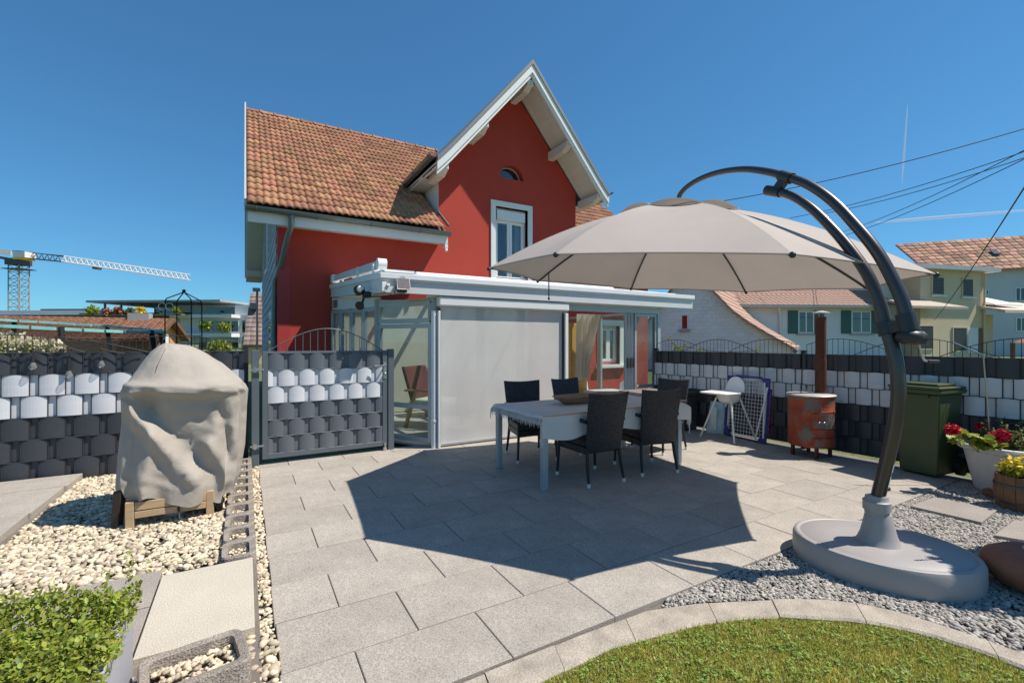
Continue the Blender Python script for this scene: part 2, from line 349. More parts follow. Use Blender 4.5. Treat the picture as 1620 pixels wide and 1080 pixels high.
for a, b in zip(cuts[:-1], cuts[1:]):
    m = MB(); idx = list(range(a, b+1)); vs = []; dz = random.uniform(-.004, .004)
    for i in idx:
        o_, i_ = Vector(ko[i]), Vector(ki[i]); e = .002 if i == a else (-.002 if i == b else 0)
        tdir = Vector(ko[min(i+1, 60)]-ko[max(i-1, 0)]).normalized(); o_ = o_+tdir*e; i_ = i_+tdir*e
        n_ = (i_-o_).normalized()
        for p, z in ((o_, -.05), (o_, -.012), (o_+n_*.014, -.003), (i_-n_*.014, -.002), (i_, -.012), (i_, -.05)): vs.append((p.x, p.y, z+dz))
    k = 6; L = len(idx)
    fs = [(i*k+j, i*k+j+1, (i+1)*k+j+1, (i+1)*k+j) for i in range(L-1) for j in range(5)]+[tuple(range(k-1, -1, -1)), tuple((L-1)*k+j for j in range(k))]
    m.add(vs, [f[::-1] for f in fs]); m.build('kerb_stone', 'kerb', kerb)
RG = [(x, y) for x, y in KO[3:]]+[(6.3, -.4), (6.3, 1.76), (1.9, 1.76)]
sheet('chipping_bed', RG, -.028, 'bed_sand')
LWN = [(x, y) for x, y in KI]+[(-.8, -.4), (-.8, 1.0), (.3, 1.3)]
sheet('lawn', LWN, -.02, 'turf')
BASEP = [(3.445+.34*math.cos(a), 1.335+.34*math.sin(a)) for a in np.arange(16)*math.pi/8]
GP = [(1.9, 1.71)]+[(x+.01, y) for x, y in KO[4:11]]+[(4.6, .6), (6.28, 1.0), (6.28, 1.755), (2.0, 1.755)]
pebbles('gravel', GP, 36000, .0085, 'chip', -.014, [BASEP], .6, 'pale grey stone chippings around the parasol base')
pebbles('gravel', [(3.05, -.3), (6.2, -.3), (6.28, 1.0), (4.6, .6), (3.0, .88)], 14000, .011, 'chip', -.016, [BASEP], .6, 'grey stone chippings in front of the clay jar')
# grass blades
def grass(poly, N, hgt, label, z=-.02, mt='grass'):
    p = fillpoly(poly, N); n = len(p)
    tv = [(-.5, 0, 0), (.5, 0, 0), (.36, .12, .55), (-.36, .12, .55), (0, .38, 1)]
    tf = [(0, 1, 2), (0, 2, 3), (3, 2, 4)]
    s = hgt*RNG.uniform(.45, 1.15, n); w = RNG.uniform(.0022, .0046, n)
    o = scatter('grass', tv, tf, np.column_stack([p, np.full(n, z)]), rots(n, .75, RNG.uniform(0, 6.28, n)), np.column_stack([w, s, s]), mt)
    return tag(o, label, None, None, 'stuff')
grass([(x, y-.005) for x, y in KI[1:12]]+[(2.8, .3), (1.3, .7), (.7, 1.2)], 85000, .024, 'short green lawn inside the curved kerb')
grass([(.3, 1.57), (.7, 1.57), (.7, 1.2), (1.3, .7), (2.8, .3), (2.94, -.4), (-.8, -.4), (-.8, 1), (.3, 1.3)], 16000, .04, 'lawn continuing toward the viewer')
LA = [(x, y-.01) for x, y in KI[1:12]]+[(2.8, .3), (1.3, .7), (.7, 1.2)]
grass(LA, 9000, .022, 'dry pale blades scattered through the lawn', -.019, 'dry_blade')
cl_p = fillpoly(LA, 520); cl_p = np.repeat(cl_p, 9, 0)+RNG.normal(0, .016, (520*9, 2)); cl_p = cl_p[inpoly(cl_p[:, 0], cl_p[:, 1], LA)]; nc = len(cl_p); sc_ = RNG.uniform(.007, .014, nc)
tag(scatter('clover', [(0, 0, 0), (.45, .4, .08), (.3, .95, .03), (-.3, .95, .03), (-.45, .4, .08)], [(0, 1, 2, 3, 4)], np.column_stack([cl_p, RNG.uniform(-.008, .003, nc)]), rots(nc, .35, RNG.uniform(0, 6.28, nc)), np.column_stack([sc_, sc_, sc_]), 'clover'), 'small clover leaves growing in the lawn', None, None, 'stuff')
# stepping plates in the chippings
for (q, lab) in (([(1440, 800), (1553, 826), (1578, 806), (1478, 786)], 'thin dark stepping plate lying in the chippings, the farther one'), ([(1572, 846), (1700, 868), (1715, 838), (1605, 822)], 'thin stepping plate cut by the right picture edge')):
    m = MB(); P = [G(*a, .012) for a in q]; m.prism([(p.x, p.y, -.012) for p in P], (0, 0, .026)); tag(m.build('stepping_plate', 'slab_dark', bevel=.003), lab, 'stepping stone', 'stepping plates')
# ================================================================ RED HOUSE
mat('red_plaster', (.46, .05, .031), .9, .07, 1.3, bump=.35, bscale=260, fine=.07, fscale=300)
mat('red_corner', (.42, .035, .03), .6, .05, 2)
mat('white_paint', (.74, .74, .72), .55, .04, 1.5)
mat('cream_wood', (.66, .61, .54), .65, .06, 2, streak=(1, 1, 8))
mat('grey_trim', (.42, .43, .44), .5, .07, 2)
mat('zinc', (.16, .19, .19), .45, .15, 3, metal=.6)
mat('roof_tile', (.28, .115, .058), .85, .25, 9, isl=.26, hue=.012, bump=.3, bscale=60, col2=(.42, .21, .115))
mat('roof_deck', (.16, .08, .05), .9, .1, 3)
mat('slate_edge', (.20, .20, .205), .6, .1, 3)
mat('fibre_shingle', (.40, .41, .46), .7, .08, 3, isl=.12)
mat('window_frame', (.78, .79, .78), .35, .03, 3)
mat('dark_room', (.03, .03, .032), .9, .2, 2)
mat('net_curtain', (.75, .75, .73), .9, .05, 6, trans=.4)
glass('window_glass', (.75, .82, .85), 1.5, .02)
WY = 9.0; XC = 5.24; WL, WR, GL, GR = .485, 9.5, 3.46, 7.02
EZ, EY, RZ, RY = 3.60, 8.47, 7.16, 13.25; SL = (RZ-EZ)/(RY-EY)
GZ = 7.30; GS = 1.17; BY = 8.2                                  # cross gable: ridge height, slope, barge plane
house = thing('house', 'red rendered house with brown tiled roof and steep white cross gable', 'house', (5, 11, 0))
def gz(x): return GZ-GS*abs(x-XC)
def mainz(y): return EZ+SL*(y-EY)
# front wall, cut into columns round the openings
W1 = (4.79, 5.63, 2.72, 4.40)                                   # gable window opening
AR = (5.215, .31, 5.06)                                         # half-round window: centre x, radius, sill height
DW = (7.86, 8.46, .82, 1.80)                                    # ground floor window inside the veranda
def front_wall(m):
    xs = sorted(set([WL+.2, GL, GR, WR, XC, W1[0], W1[1], DW[0], DW[1]]+[AR[0]+AR[1]*math.cos(a) for a in np.linspace(0, math.pi, 13)]))
    def top(x): return gz(x)-.17 if GL-1e-6 <= x <= GR+1e-6 else EZ-.16
    for a, b in zip(xs[:-1], xs[1:]):
        c = (a+b)/2; ing = GL < c < GR
        t = (lambda x: gz(x)-.17) if ing else (lambda x: EZ+.1)
        spans = []; lo = lambda x: 0.0
        holes = []
        if W1[0] < c < W1[1]: holes.append((lambda x: W1[2], lambda x: W1[3]))
        if DW[0] < c < DW[1]: holes.append((lambda x: DW[2], lambda x: DW[3]))
        if abs(c-AR[0]) < AR[1]: holes.append((lambda x: AR[2], lambda x: AR[2]+math.sqrt(max(0, AR[1]**2-(x-AR[0])**2))))
        for h0, h1 in holes: spans.append((lo, h0)); lo = h1
        spans.append((lo, t))
        for s0, s1 in spans:
            m.add([(a, WY, s0(a)), (b, WY, s0(b)), (b, WY, s1(b)), (a, WY, s1(a))], [(0, 1, 2, 3)])
        for h0, h1 in holes:
            for fn in (h0, h1):
                m.add([(a, WY, fn(a)), (b, WY, fn(b)), (b, WY+.22, fn(b)), (a, WY+.22, fn(a))], [(0, 1, 2, 3)])
    for w in (W1, DW):
        for x in w[:2]: m.add([(x, WY, w[2]), (x, WY+.22, w[2]), (x, WY+.22, w[3]), (x, WY, w[3])], [(0, 1, 2, 3)])
wall = part('wall', 'red_plaster', house, front_wall)
part('wall', 'red_plaster', house, lambda m: m.box(WR-.2, WR, WY+.002, 17.5, 0, EZ+.1).box(WL, WR, 17.3, 17.5, 0, EZ+.1), label='plain rear and right walls')
part('corner_strip', 'red_corner', house, lambda m: m.box(WL, WL+.2, WY-.004, WY+.3, 0, EZ+.05))
def side_wall(m):
    m.add([(WL+.01, WY+.3, 0), (WL+.01, 17.4, 0), (WL+.01, 17.4, 3.5), (WL+.01, RY, mainz(RY)-.25), (WL+.01, WY+.3, mainz(WY+.3)-.2)], [(0, 1, 2, 3, 4)])
part('wall', 'red_plaster', house, side_wall, label='gable end wall behind the shingles')
# fibre shingles on the gable end (courses of diamond-cut plates; grazing view)
def shingles(m):
    r = 0; z = .15
    while z < 5.6:
        y = WY+.12+(.15 if r % 2 else 0)
        while y < 17.2:
            if z+.22 < min(mainz(y), mainz(2*RY-y))-.25: m.add([(WL-.004, y, z), (WL-.004, y+.29, z), (WL-.016, y+.29, z+.012), (WL-.016, y, z+.012), (WL+.004, y, z+.24), (WL+.004, y+.29, z+.24)], [(0, 3, 2, 1), (3, 5-1, 5, 2)])
            y += .30
        z += .2; r += 1
sh = part('shingle_cladding', 'fibre_shingle', house, shingles); sh['kind'] = 'stuff'
for (y, z0, z1) in ((10.2, .9, 2.0), (12.6, 3.1, 4.5)):
    w = part('window', 'window_frame', house, lambda m: m.box(WL-.05, WL+.02, y, y+.9, z0, z1))
    part('pane', 'window_glass', w, lambda m: m.box(WL-.056, WL-.052, y+.08, y+.82, z0+.08, z1-.08))
# --- openings
def sash_window(house, x0, x1, z0, z1, y, sur, shutter=True, rail=False):
    w = part('window', 'window_frame', house, lambda m: [m.box(x0, x0+.05, y+.12, y+.19, z0, z1), m.box(x1-.05, x1, y+.12, y+.19, z0, z1), m.box(x0+.05, x1-.05, y+.12, y+.19, z0, z0+.06), m.box(x0+.05, x1-.05, y+.12, y+.19, z1-.06, z1)])
    top = z1-.06-(.22 if shutter else 0); xm = (x0+x1)/2
    for a, b in ((x0+.05, xm-.003), (xm+.003, x1-.05)):
        part('sash', 'window_frame', w, lambda m: [m.box(a, a+.06, y+.10, y+.16, z0+.06, top), m.box(b-.06, b, y+.10, y+.16, z0+.06, top), m.box(a+.06, b-.06, y+.10, y+.16, z0+.06, z0+.13), m.box(a+.06, b-.06, y+.10, y+.16, top-.06, top)], bevel=.004)
        part('pane', 'window_glass', w, lambda m: m.box(a+.06, b-.06, y+.125, y+.133, z0+.13, top-.06))
    part('curtain', 'net_curtain', w, lambda m: [m.box(x0+.06, x0+.20, y+.25, y+.26, z0+.05, top), m.box(x1-.2, x1-.06, y+.25, y+.26, z0+.05, top)])
    if shutter: part('shutter_box', 'white_paint', w, lambda m: m.box(x0+.052, x1-.052, y+.02, y+.17, top+.002, z1-.062), bevel=.005)
    s = sur
    part('surround', 'white_paint', w, lambda m: [m.box(x0-s, x0, y-.03, y+.1, z0-.02, z1+s), m.box(x1, x1+s, y-.03, y+.1, z0-.02, z1+s), m.box(x0, x1, y-.03, y+.1, z1, z1+s)], bevel=.004)
    part('sill', 'white_paint', w, lambda m: m.box(x0-s-.05, x1+s+.05, y-.11, y+.12, z0-.10, z0-.021), bevel=.008)
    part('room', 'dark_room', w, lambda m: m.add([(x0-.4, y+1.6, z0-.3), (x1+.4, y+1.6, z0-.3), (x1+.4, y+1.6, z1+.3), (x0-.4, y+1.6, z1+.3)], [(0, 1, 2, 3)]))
    if rail:
        part('rail', 'white_paint', w, lambda m: [m.tube([(x0+.01, y+.03, z0+k), (x1-.01, y+.03, z0+k)], .012, 6) for k in (.12, .30)])
    return w
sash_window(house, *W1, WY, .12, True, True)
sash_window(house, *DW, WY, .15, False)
def archpane(m):
    p = [(AR[0]+AR[1]*math.cos(a), WY+.19, AR[2]+AR[1]*math.sin(a)) for a in np.linspace(0, math.pi, 17)]; m.prism(p, (0, .01, 0))
aw = part('arched_window', 'window_glass', house, archpane)
part('frame', 'grey_trim', aw, lambda m: m.tube([(AR[0]+(AR[1]-.012)*math.cos(a), WY+.17, AR[2]+.012+(AR[1]-.02)*math.sin(a)) for a in np.linspace(0, math.pi, 17)], .018, 6, closed=True))
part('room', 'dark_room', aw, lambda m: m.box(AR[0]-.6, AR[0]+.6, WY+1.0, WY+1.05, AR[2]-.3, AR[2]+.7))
# --- main roof
roof = part('roof', 'roof_deck', house, lambda m: [m.prism([(.02, EY+.03, EZ-.05), (GL-.02, EY+.03, EZ-.05), (GL-.02, RY, RZ-.05), (.02, RY, RZ-.05)], (0, 0, -.1)),
    m.prism([(GL-.02, WY+.3, mainz(WY+.3)-.05), (9.98, WY+.3, mainz(WY+.3)-.05), (9.98, RY, RZ-.05), (GL-.02, RY, RZ-.05)], (0, 0, -.1)),
    m.prism([(GR+.02, EY+.03, EZ-.05), (9.98, EY+.03, EZ-.05), (9.98, WY+.298, mainz(WY+.298)-.05), (GR+.02, WY+.298, mainz(WY+.298)-.05)], (0, 0, -.1)),
    m.prism([(.02, RY+.003, RZ-.05), (9.98, RY+.003, RZ-.05), (9.98, 2*RY-EY, EZ-.05), (.02, 2*RY-EY, EZ-.05)], (0, 0, -.1))])
TW, TE = .222, .287; sa = math.atan(SL); NR = int(math.hypot(RY-EY, RZ-EZ)/TE)
def tile_geo():
    n = 10; xs = [TW*1.03*i/n for i in range(n+1)]
    pr = [0, .016, .024, .02, .006, 0, .016, .024, .02, .004, 0]
    L = TE*1.22; vs = []
    for (y, dz) in ((0, 0), (0, .026), (L, .0)): vs += [(x, y, pr[i]*1.15+dz) for i, x in enumerate(xs)]
    k = n+1; fs = [(r*k+i, r*k+i+1, (r+1)*k+i+1, (r+1)*k+i) for r in range(2) for i in range(n)]
    return vs, fs
tv, tf = tile_geo(); tme = bpy.data.meshes.new('roof_tile'); tme.from_pydata(tv, [], tf); tme.materials.append(M['roof_tile'])
tme.polygons.foreach_set('use_smooth', [True]*len(tme.polygons)); tme2 = tme
slots = []
for r in range(NR):
    y = EY-.06+r*TE*math.cos(sa); z = EZ-.005+r*TE*math.sin(sa)
    zc = z+.1
    for cidx in range(46):
        x = .03+cidx*TW
        if x > 9.95-TW: break
        lim_l = GL-.02 if zc < 4.62 else XC-(GZ-zc)/GS-.02
        lim_r = GR+.02 if zc < 4.62 else XC+(GZ-zc)/GS+.02
        if x+TW <= lim_l+.14 or x >= lim_r-.05: slots.append((x, y, z, (Vector((x, y, z))-CAM).length))
slots.sort(key=lambda s: (s[0] > 5.2, s[3]))
rest = []
for i, (x, y, z, d) in enumerate(slots):
    if i < 300:
        o = bpy.data.objects.new('roof_tile', tme); COL.objects.link(o); o.parent = roof
        o.location = Vector((x+random.uniform(-.003, .003), y, z+random.uniform(-.003, .004)))-ORG[roof.name]; o.rotation_euler = (sa+random.uniform(-.008, .008), random.uniform(-.006, .006), random.uniform(-.008, .008))
    else: rest.append((x, y, z))
rest = np.array(rest); n = len(rest); Rm = np.array(Matrix.Rotation(sa, 3, 'X'))
tg = scatter('roof_tiles', tv, tf, rest+np.column_stack([np.zeros(n), np.zeros(n), RNG.uniform(-.003, .004, n)]), np.repeat(Rm[None], n, 0), np.ones((n, 3)), 'roof_tile', roof, smooth=True); tg['kind'] = 'stuff'
for i in range(16):                                             # ridge caps
    x = .02+i*.31
    part('ridge_tile', 'roof_tile', roof, lambda m: m.tube([(x, RY, RZ-.01), (x+.3, RY, RZ-.012), (x+.301, RY, RZ-.012), (x+.345, RY, RZ-.01)], [.085, .085, .105, .105], 8), smooth=True)
part('verge_trim', 'grey_trim', house, lambda m: [m.beam((-.0, EY-.08, EZ+.04-SL*.11), (0, RY, RZ+.09), .03, .2), m.beam((0, RY, RZ+.09), (0, 2*RY-EY+.05, EZ+.03), .03, .2)])
# verge soffit on the left gable end, purlin ends
def vs_(m):
    for (y0, y1) in ((EY+.1, RY), (RY, 2*RY-EY)):
        z0, z1 = (mainz(y0) if y0 < RY+.01 else RZ)-.17, (mainz(y1) if y1 <= RY else EZ)-.17
        m.prism([(.02, y0, z0), (WL, y0, z0), (WL, y1, z1), (.02, y1, z1)], (0, 0, -.02))
part('soffit', 'cream_wood', house, vs_)
for (y, dz) in ((15.0, 0), (17.55, 0), (13.25, 0), (11.0, 0), (9.3, 0)):
    zz = min(mainz(y), mainz(2*RY-y))-.3; part('purlin', 'cream_wood', house, lambda m: m.box(.06, WL, y-.08, y+.08, zz-.1, zz+.09), bevel=.02)
for (x0, x1, x2, x3) in ((.03, GL-.004, WL, GL-.004), (GR+.004, 9.95, GR+.004, WR)):
    part('fascia', 'white_paint', house, lambda m: m.box(x0, x1, EY+.02, EY+.05, EZ-.28, EZ-.07))
    part('soffit', 'cream_wood', house, lambda m: m.box(x2, x3, EY+.052, WY-.002, EZ-.2, EZ-.18))
def gutter(name, p, q, r=.075):
    p = Vector(p); q = Vector(q); d = (q-p).normalized(); s = d.cross(Vector((0, 0, 1))).normalized(); m = MB(); n = 8; vs = []
    for P in (p, q):
        for rr in (r, r-.006): vs += [P+s*(rr*math.cos(math.pi*i/n))-Vector((0, 0, rr*math.sin(math.pi*i/n))) for i in range(n+1)]
    k = n+1; fs = []
    for i in range(n): fs += [(i, i+1, 2*k+i+1, 2*k+i), (k+i, 3*k+i, 3*k+i+1, k+i+1)]
    fs += [(0, 2*k, 3*k, k), (n, k+n, 3*k+n, 2*k+n)]+[tuple(list(range(k)))+tuple(range(2*k-1, k-1, -1)), ]
    m.add(vs, fs); L = (q-p).length
    for i in range(int(L/.9)+1):
        c = p+d*min(L-.02, .15+i*.9); m.tube([c+s*(r+.004)*math.cos(a)-Vector((0, 0, (r+.004)*math.sin(a))) for a in np.linspace(0, math.pi, 9)], .008, 4)
    return m.build(name, 'zinc', house, smooth=True)
gutter('gutter', (.0, EY-.06, EZ-.05), (GL+.02, EY-.06, EZ-.07))
gutter('gutter', (GR, EY-.06, EZ-.07), (9.98, EY-.06, EZ-.05))
dp = [(.66, EY-.06, EZ-.12), (.66, EY-.04, EZ-.3), (.62, EY+.05, EZ-.42), (.52, 9.05, EZ-.95), (.45, 9.16, EZ-1.15), (.44, 9.18, 1.5), (.44, 9.18, 0)]
part('downpipe', 'zinc', house, lambda m: m.tube(dp, .045, 10), smooth=True)
# --- cross gable roof
HW = 2.12
def barge_pts(y, off=0, inner=0):
    """outline left-foot -> apex -> right-foot along the gable, slightly swept at the feet"""
    pts = []
    for u in np.linspace(-1, 1, 41):
        x = XC+u*HW; z = GZ-GS*abs(u)*HW
        if abs(u) > .82: z += .035*((abs(u)-.82)/.18)**2
        pts.append((x, y, z-off))
    return pts
def ribbon(m, y0, y1, off0, off1):
    a = barge_pts(y0, off0); b = barge_pts(y0, off1); c = barge_pts(y1, off0); d = barge_pts(y1, off1); n = len(a)
    m.add(a+b+c+d, [f for i in range(n-1) for f in ((i, i+1, n+i+1, n+i), (2*n+i, 3*n+i, 3*n+i+1, 2*n+i+1), (i, 2*n+i, 2*n+i+1, i+1), (n+i, n+i+1, 3*n+i+1, 3*n+i))]+[(0, n, 3*n, 2*n), (n-1, 3*n-1, 4*n-1, 2*n-1)])
groof = part('gable_roof', 'slate_edge', house, lambda m: ribbon(m, BY-.05, RY+.6, -.03, .06))
part('barge_board', 'white_paint', house, lambda m: ribbon(m, BY-.03, BY, .062, .23))
part('barge_board', 'white_paint', house, lambda m: ribbon(m, BY+.002, BY+.035, .20, .31), label='inner lower barge board')
part('soffit', 'cream_wood', house, lambda m: ribbon(m, BY+.04, WY-.002, .10, .13))
part('soffit_board', 'cream_wood', house, lambda m: [ribbon(m, BY+.30, BY+.36, .131, .15), ribbon(m, WY-.09, WY-.03, .131, .15)])
part('soffit', 'cream_wood', house, lambda m: ribbon(m, WY+.24, RY, .10, .13), label='rear soffit of the cross gable')
for u in (-.94, -.52, .0, .50, .93):
    x = XC+u*HW*.97; z = GZ-GS*abs(x-XC)-.34-(.12 if u == 0 else 0)
    def pur(m):
        w, hh = .075, .085
        prof = [(WY-.002, z-hh), (BY+.25, z-hh), (BY+.12, z-hh+.06), (BY+.05, z-.0), (BY+.05, z+hh+.03), (WY-.002, z+hh+.03)]
        m.prism([(x-w, a, b) for a, b in prof], (2*w, 0, 0))
    part('purlin', 'cream_wood', house, pur, bevel=.012)
for sgn, xw in ((-1, GL), (1, GR)):
    part('cheek_wall', 'white_paint', house, lambda m: m.prism([(xw, WY+.003, EZ-.1), (xw, WY+.003, gz(xw)-.2), (xw, 11.0, gz(xw)-.2), (xw, 11.0, mainz(11.0)-.2)], (-sgn*.12, 0, 0)))
    part('eave_board', 'cream_wood', house, lambda m: m.box(XC+sgn*(HW-.03), XC+sgn*HW, BY+.05, 10.1, GZ-GS*HW-.13, GZ-GS*HW+.06))
    part('eave_soffit', 'white_paint', house, lambda m: m.prism([(XC+sgn*(HW-.035), WY, GZ-GS*HW-.12), (xw+sgn*.002, WY, GZ-GS*HW-.12), (xw+sgn*.002, 10.2, GZ-GS*HW-.12), (XC+sgn*(HW-.035), 10.2, GZ-GS*HW-.12)], (0, 0, .02)))
    gutter('gutter', (XC+sgn*(HW+.07), BY-.02, GZ-GS*HW+.1), (XC+sgn*(HW+.07), 10.0, GZ-GS*HW+.07))
part('flashing', 'zinc', house, lambda m: [m.prism([(XC-HW-.12, 9.75, mainz(9.75)+.05), (XC-HW+.3, 9.75, mainz(9.75)+.05), (XC-HW+.5, 10.15, mainz(10.15)+.05), (XC-HW-.12, 10.15, mainz(10.15)+.05)], (0, 0, .012)), m.beam((GL-.01, EY-.05, EZ+.06), (GL-.01, WY-.01, mainz(WY)+.07), .03, .05)])
part('wall_lamp_bracket', 'white_paint', house, lambda m: [m.box(3.40, 3.46, EY+.02, EY+.12, EZ-.36, EZ-.27), m.tube([(3.43, EY+.06, EZ-.36), (3.43, EY+.03, EZ-.42)], .03, 8)])
# ================================================================ VERANDA (glazed sun room)
mat('alu', (.40, .43, .45), .4, .05, 3, metal=.25)
mat('alu_white', (.74, .75, .75), .4, .04, 3)
mat('fascia_grey', (.60, .62, .63), .5, .04, 2)
mat('seal', (.02, .02, .02), .6)
mat('tile_floor', (.42, .40, .37), .5, .08, 3)
mat('room_wall', (.62, .58, .50), .9, .05, 2)
mat('ochre', (.62, .36, .10), .6, .1, 3, streak=(1, 1, 6))
mat('white_plastic', (.80, .80, .78), .35, .03, 3)
mat('dark_plastic', (.02, .021, .023), .5)
sheer('screen_cloth', (.66, .645, .63), .86, .05)
sheer('curtain_cloth', (.74, .68, .60), .93, .45)
glass('clear_glass', (.86, .90, .89), .9, .03)
ver = thing('veranda', 'white flat-roofed glazed veranda built onto the red house', 'veranda', (4, 7, 0))
VY, FY = 5.82, 5.66
A = Vector((2.155, VY)); B = Vector((1.65, 6.66)); C = Vector((1.38, 8.99))
part('floor', 'tile_floor', ver, lambda m: m.prism([(A.x, VY, -.02), (6.44, VY, -.02), (6.44, 8.985, -.02), (C.x, 8.985, -.02), (B.x, B.y, -.02)], (0, 0, .025)))
# roof slab falling to the front; top edge, fascia, soffit
def rz(y): return 2.43-(9.0-y)*.0617
def rslab(m, P, t0=.002, t1=.06): n = len(P); m.add([(x, y, rz(y)-t0) for x, y in P]+[(x, y, rz(y)-t1) for x, y in P], [tuple(range(n)), tuple(range(2*n-1, n-1, -1))]+[(i, n+i, n+(i+1) % n, (i+1) % n) for i in range(n)])
part('roof_border', 'alu_white', ver, lambda m: rslab(m, [(1.435, FY), (7.12, FY), (6.62, 6.02), (1.428, 6.02)]), label='front border of the roof')
part('roof_border', 'alu_white', ver, lambda m: rslab(m, [(1.428, 6.023), (1.80, 6.023), (1.80, 8.985), (1.36, 8.985)]), label='left border of the roof')
part('roof_border', 'alu_white', ver, lambda m: rslab(m, [(6.42, 6.023), (6.62, 6.023), (6.62, 8.985), (6.42, 8.985)]), label='right border of the roof')
for k in range(6):
    x0, x1 = 1.803+4.614*k/6, 1.803+4.614*(k+1)/6
    part('roof_pane', 'clear_glass', ver, lambda m: rslab(m, [(x0, 6.023), (x1-.05, 6.023), (x1-.05, 8.985), (x0, 8.985)], .02, .03))
    part('roof_bar', 'alu_white', ver, lambda m: rslab(m, [(x1-.049, 6.023), (x1-.001, 6.023), (x1-.001, 8.985), (x1-.049, 8.985)], .0, .09))
def strip(m, p, q, z0a, z1a, z0b, z1b, th, inward):
    p = Vector(p); q = Vector(q); d = (q-p).normalized(); nrm = Vector((-d.y, d.x))*th*inward
    m.prism([(p.x, p.y, z0a), (q.x, q.y, z0b), (q.x, q.y, z1b), (p.x, p.y, z1a)], (nrm.x, nrm.y, 0))
zf, zb = rz(FY), rz(8.985)
part('fascia', 'fascia_grey', ver, lambda m: strip(m, (1.435, FY-.001), (7.12, FY-.001), zf-.225, zf-.045, zf-.225, zf-.045, .03, 1), bevel=.004)
part('fascia', 'fascia_grey', ver, lambda m: strip(m, (1.432, FY+.032), (1.357, 8.98), zf-.225, zf-.045, zb-.22, zb-.045, .03, -1), bevel=.004)
part('fascia', 'alu_white', ver, lambda m: strip(m, (7.10, FY+.032), (6.625, 5.99), zf-.225, zf-.045, zf-.2, zf-.025, .03, 1), bevel=.004)
part('edge_cap', 'alu_white', ver, lambda m: [m.box(1.415, 7.14, FY-.035, FY-.003, zf-.055, zf+.015), m.box(1.425, 7.13, FY-.022, FY-.003, zf-.075, zf-.056)], bevel=.006)
part('edge_cap', 'alu_white', ver, lambda m: strip(m, (1.41, FY-.0), (1.335, 8.98), zf-.06, zf+.012, zb-.06, zb+.012, .03, -1), bevel=.004, label='left roof edge trim')
part('soffit', 'alu_white', ver, lambda m: m.prism([(1.47, FY+.035, zf-.21), (7.0, FY+.035, zf-.21), (6.58, 6.0, zf-.19), (1.47, 6.0, zf-.19)], (0, 0, .02)))
part('soffit', 'alu_white', ver, lambda m: m.prism([(1.40, 6.003, zf-.19), (1.78, 6.003, zf-.19), (1.78, 8.98, zb-.22), (1.40, 8.98, zb-.22)], (0, 0, .02)), label='left side soffit')
SZ = 1.985
# side apron above the left glazing
part('apron', 'alu_white', ver, lambda m: m.prism([(B.x, B.y, 1.90), (C.x, C.y-.01, 1.98), (C.x, C.y-.01, 2.20), (B.x, B.y, 2.03)], (.04, .01, 0)))
part('vent_grille', 'dark_plastic', ver, lambda m: [m.beam((1.40+.003*k*0, 8.62, 2.02+.035*k), (1.375, 8.86, 2.02+.035*k), .02, .014) for k in range(4)])
# frame posts and glazed panels
def panel(p, q, z0, z1, fr=.05, th=.05, rails=(), label=None, matn='alu', door=False, g='clear_glass'):
    p = Vector((*p, 0)); q = Vector((*q, 0)); d = (q-p).normalized(); U = Vector((0, 0, 1))
    m = MB()
    for c in (p+d*fr/2, q-d*fr/2): m.beam(c+U*z0, c+U*z1, th, fr, up=d)
    a, b = p+d*fr, q-d*fr
    for z in (z0+fr/2, z1-fr/2)+tuple(rails): m.beam(a+U*z, b+U*z, th, fr)
    f = m.build('glazed_panel', matn, ver, bevel=.004)
    zs = sorted([z0+fr]+[z for r in rails for z in (r-fr/2, r+fr/2)]+[z1-fr])
    for k in range(0, len(zs), 2):
        part('pane', g, f, lambda mm: mm.beam((a+b)/2+U*zs[k]-d*0, (a+b)/2+U*zs[k+1], .008, (b-a).length, up=d))
    if label: f['label'] = label
    return f
pn = panel(A, B, .05, 1.64, .06, .06, (.52,), 'corner panel with a low cross rail')
part('tilt_window', 'alu', pn, lambda m: None or [m.beam(Vector((*A, z))+(Vector((*(B-A), 0)))*t0, Vector((*A, z2))+(Vector((*(B-A), 0)))*t1, .07, .06) for (t0, z, t1, z2) in ((.03, 1.68, .97, 1.68), (.03, 1.91, .97, 1.91), (.03, 1.68, .03, 1.91), (.97, 1.68, .97, 1.91))], bevel=.004)
part('pane', 'clear_glass', pn, lambda m: m.beam(Vector((*(A+(B-A)*.5), 1.70)), Vector((*(A+(B-A)*.5), 1.89)), .008, (B-A).length*.9, up=Vector((*(B-A), 0))))
part('frame_post', 'alu', ver, lambda m: m.box(A.x-.02, A.x+.05, VY-.02, VY+.06, 0, SZ), bevel=.005)
part('frame_post', 'alu', ver, lambda m: m.box(B.x-.05, B.x+.02, B.y-.03, B.y+.04, 0, 2.0), bevel=.005)
part('frame_rail', 'alu', ver, lambda m: m.beam((A.x, A.y+.02, 1.945), (B.x, B.y, 1.955), .05, .05))
n_s = 4
for i in range(n_s):
    p = B+(C-B)*(i/n_s+.01); q = B+(C-B)*((i+1)/n_s-.005)
    panel(p, q, .05, 1.90+.02*i, .055, .05, ())
part('frame_rail', 'alu', ver, lambda m: m.beam((B.x, B.y+.04, .025), (C.x, C.y-.02, .025), .07, .05))
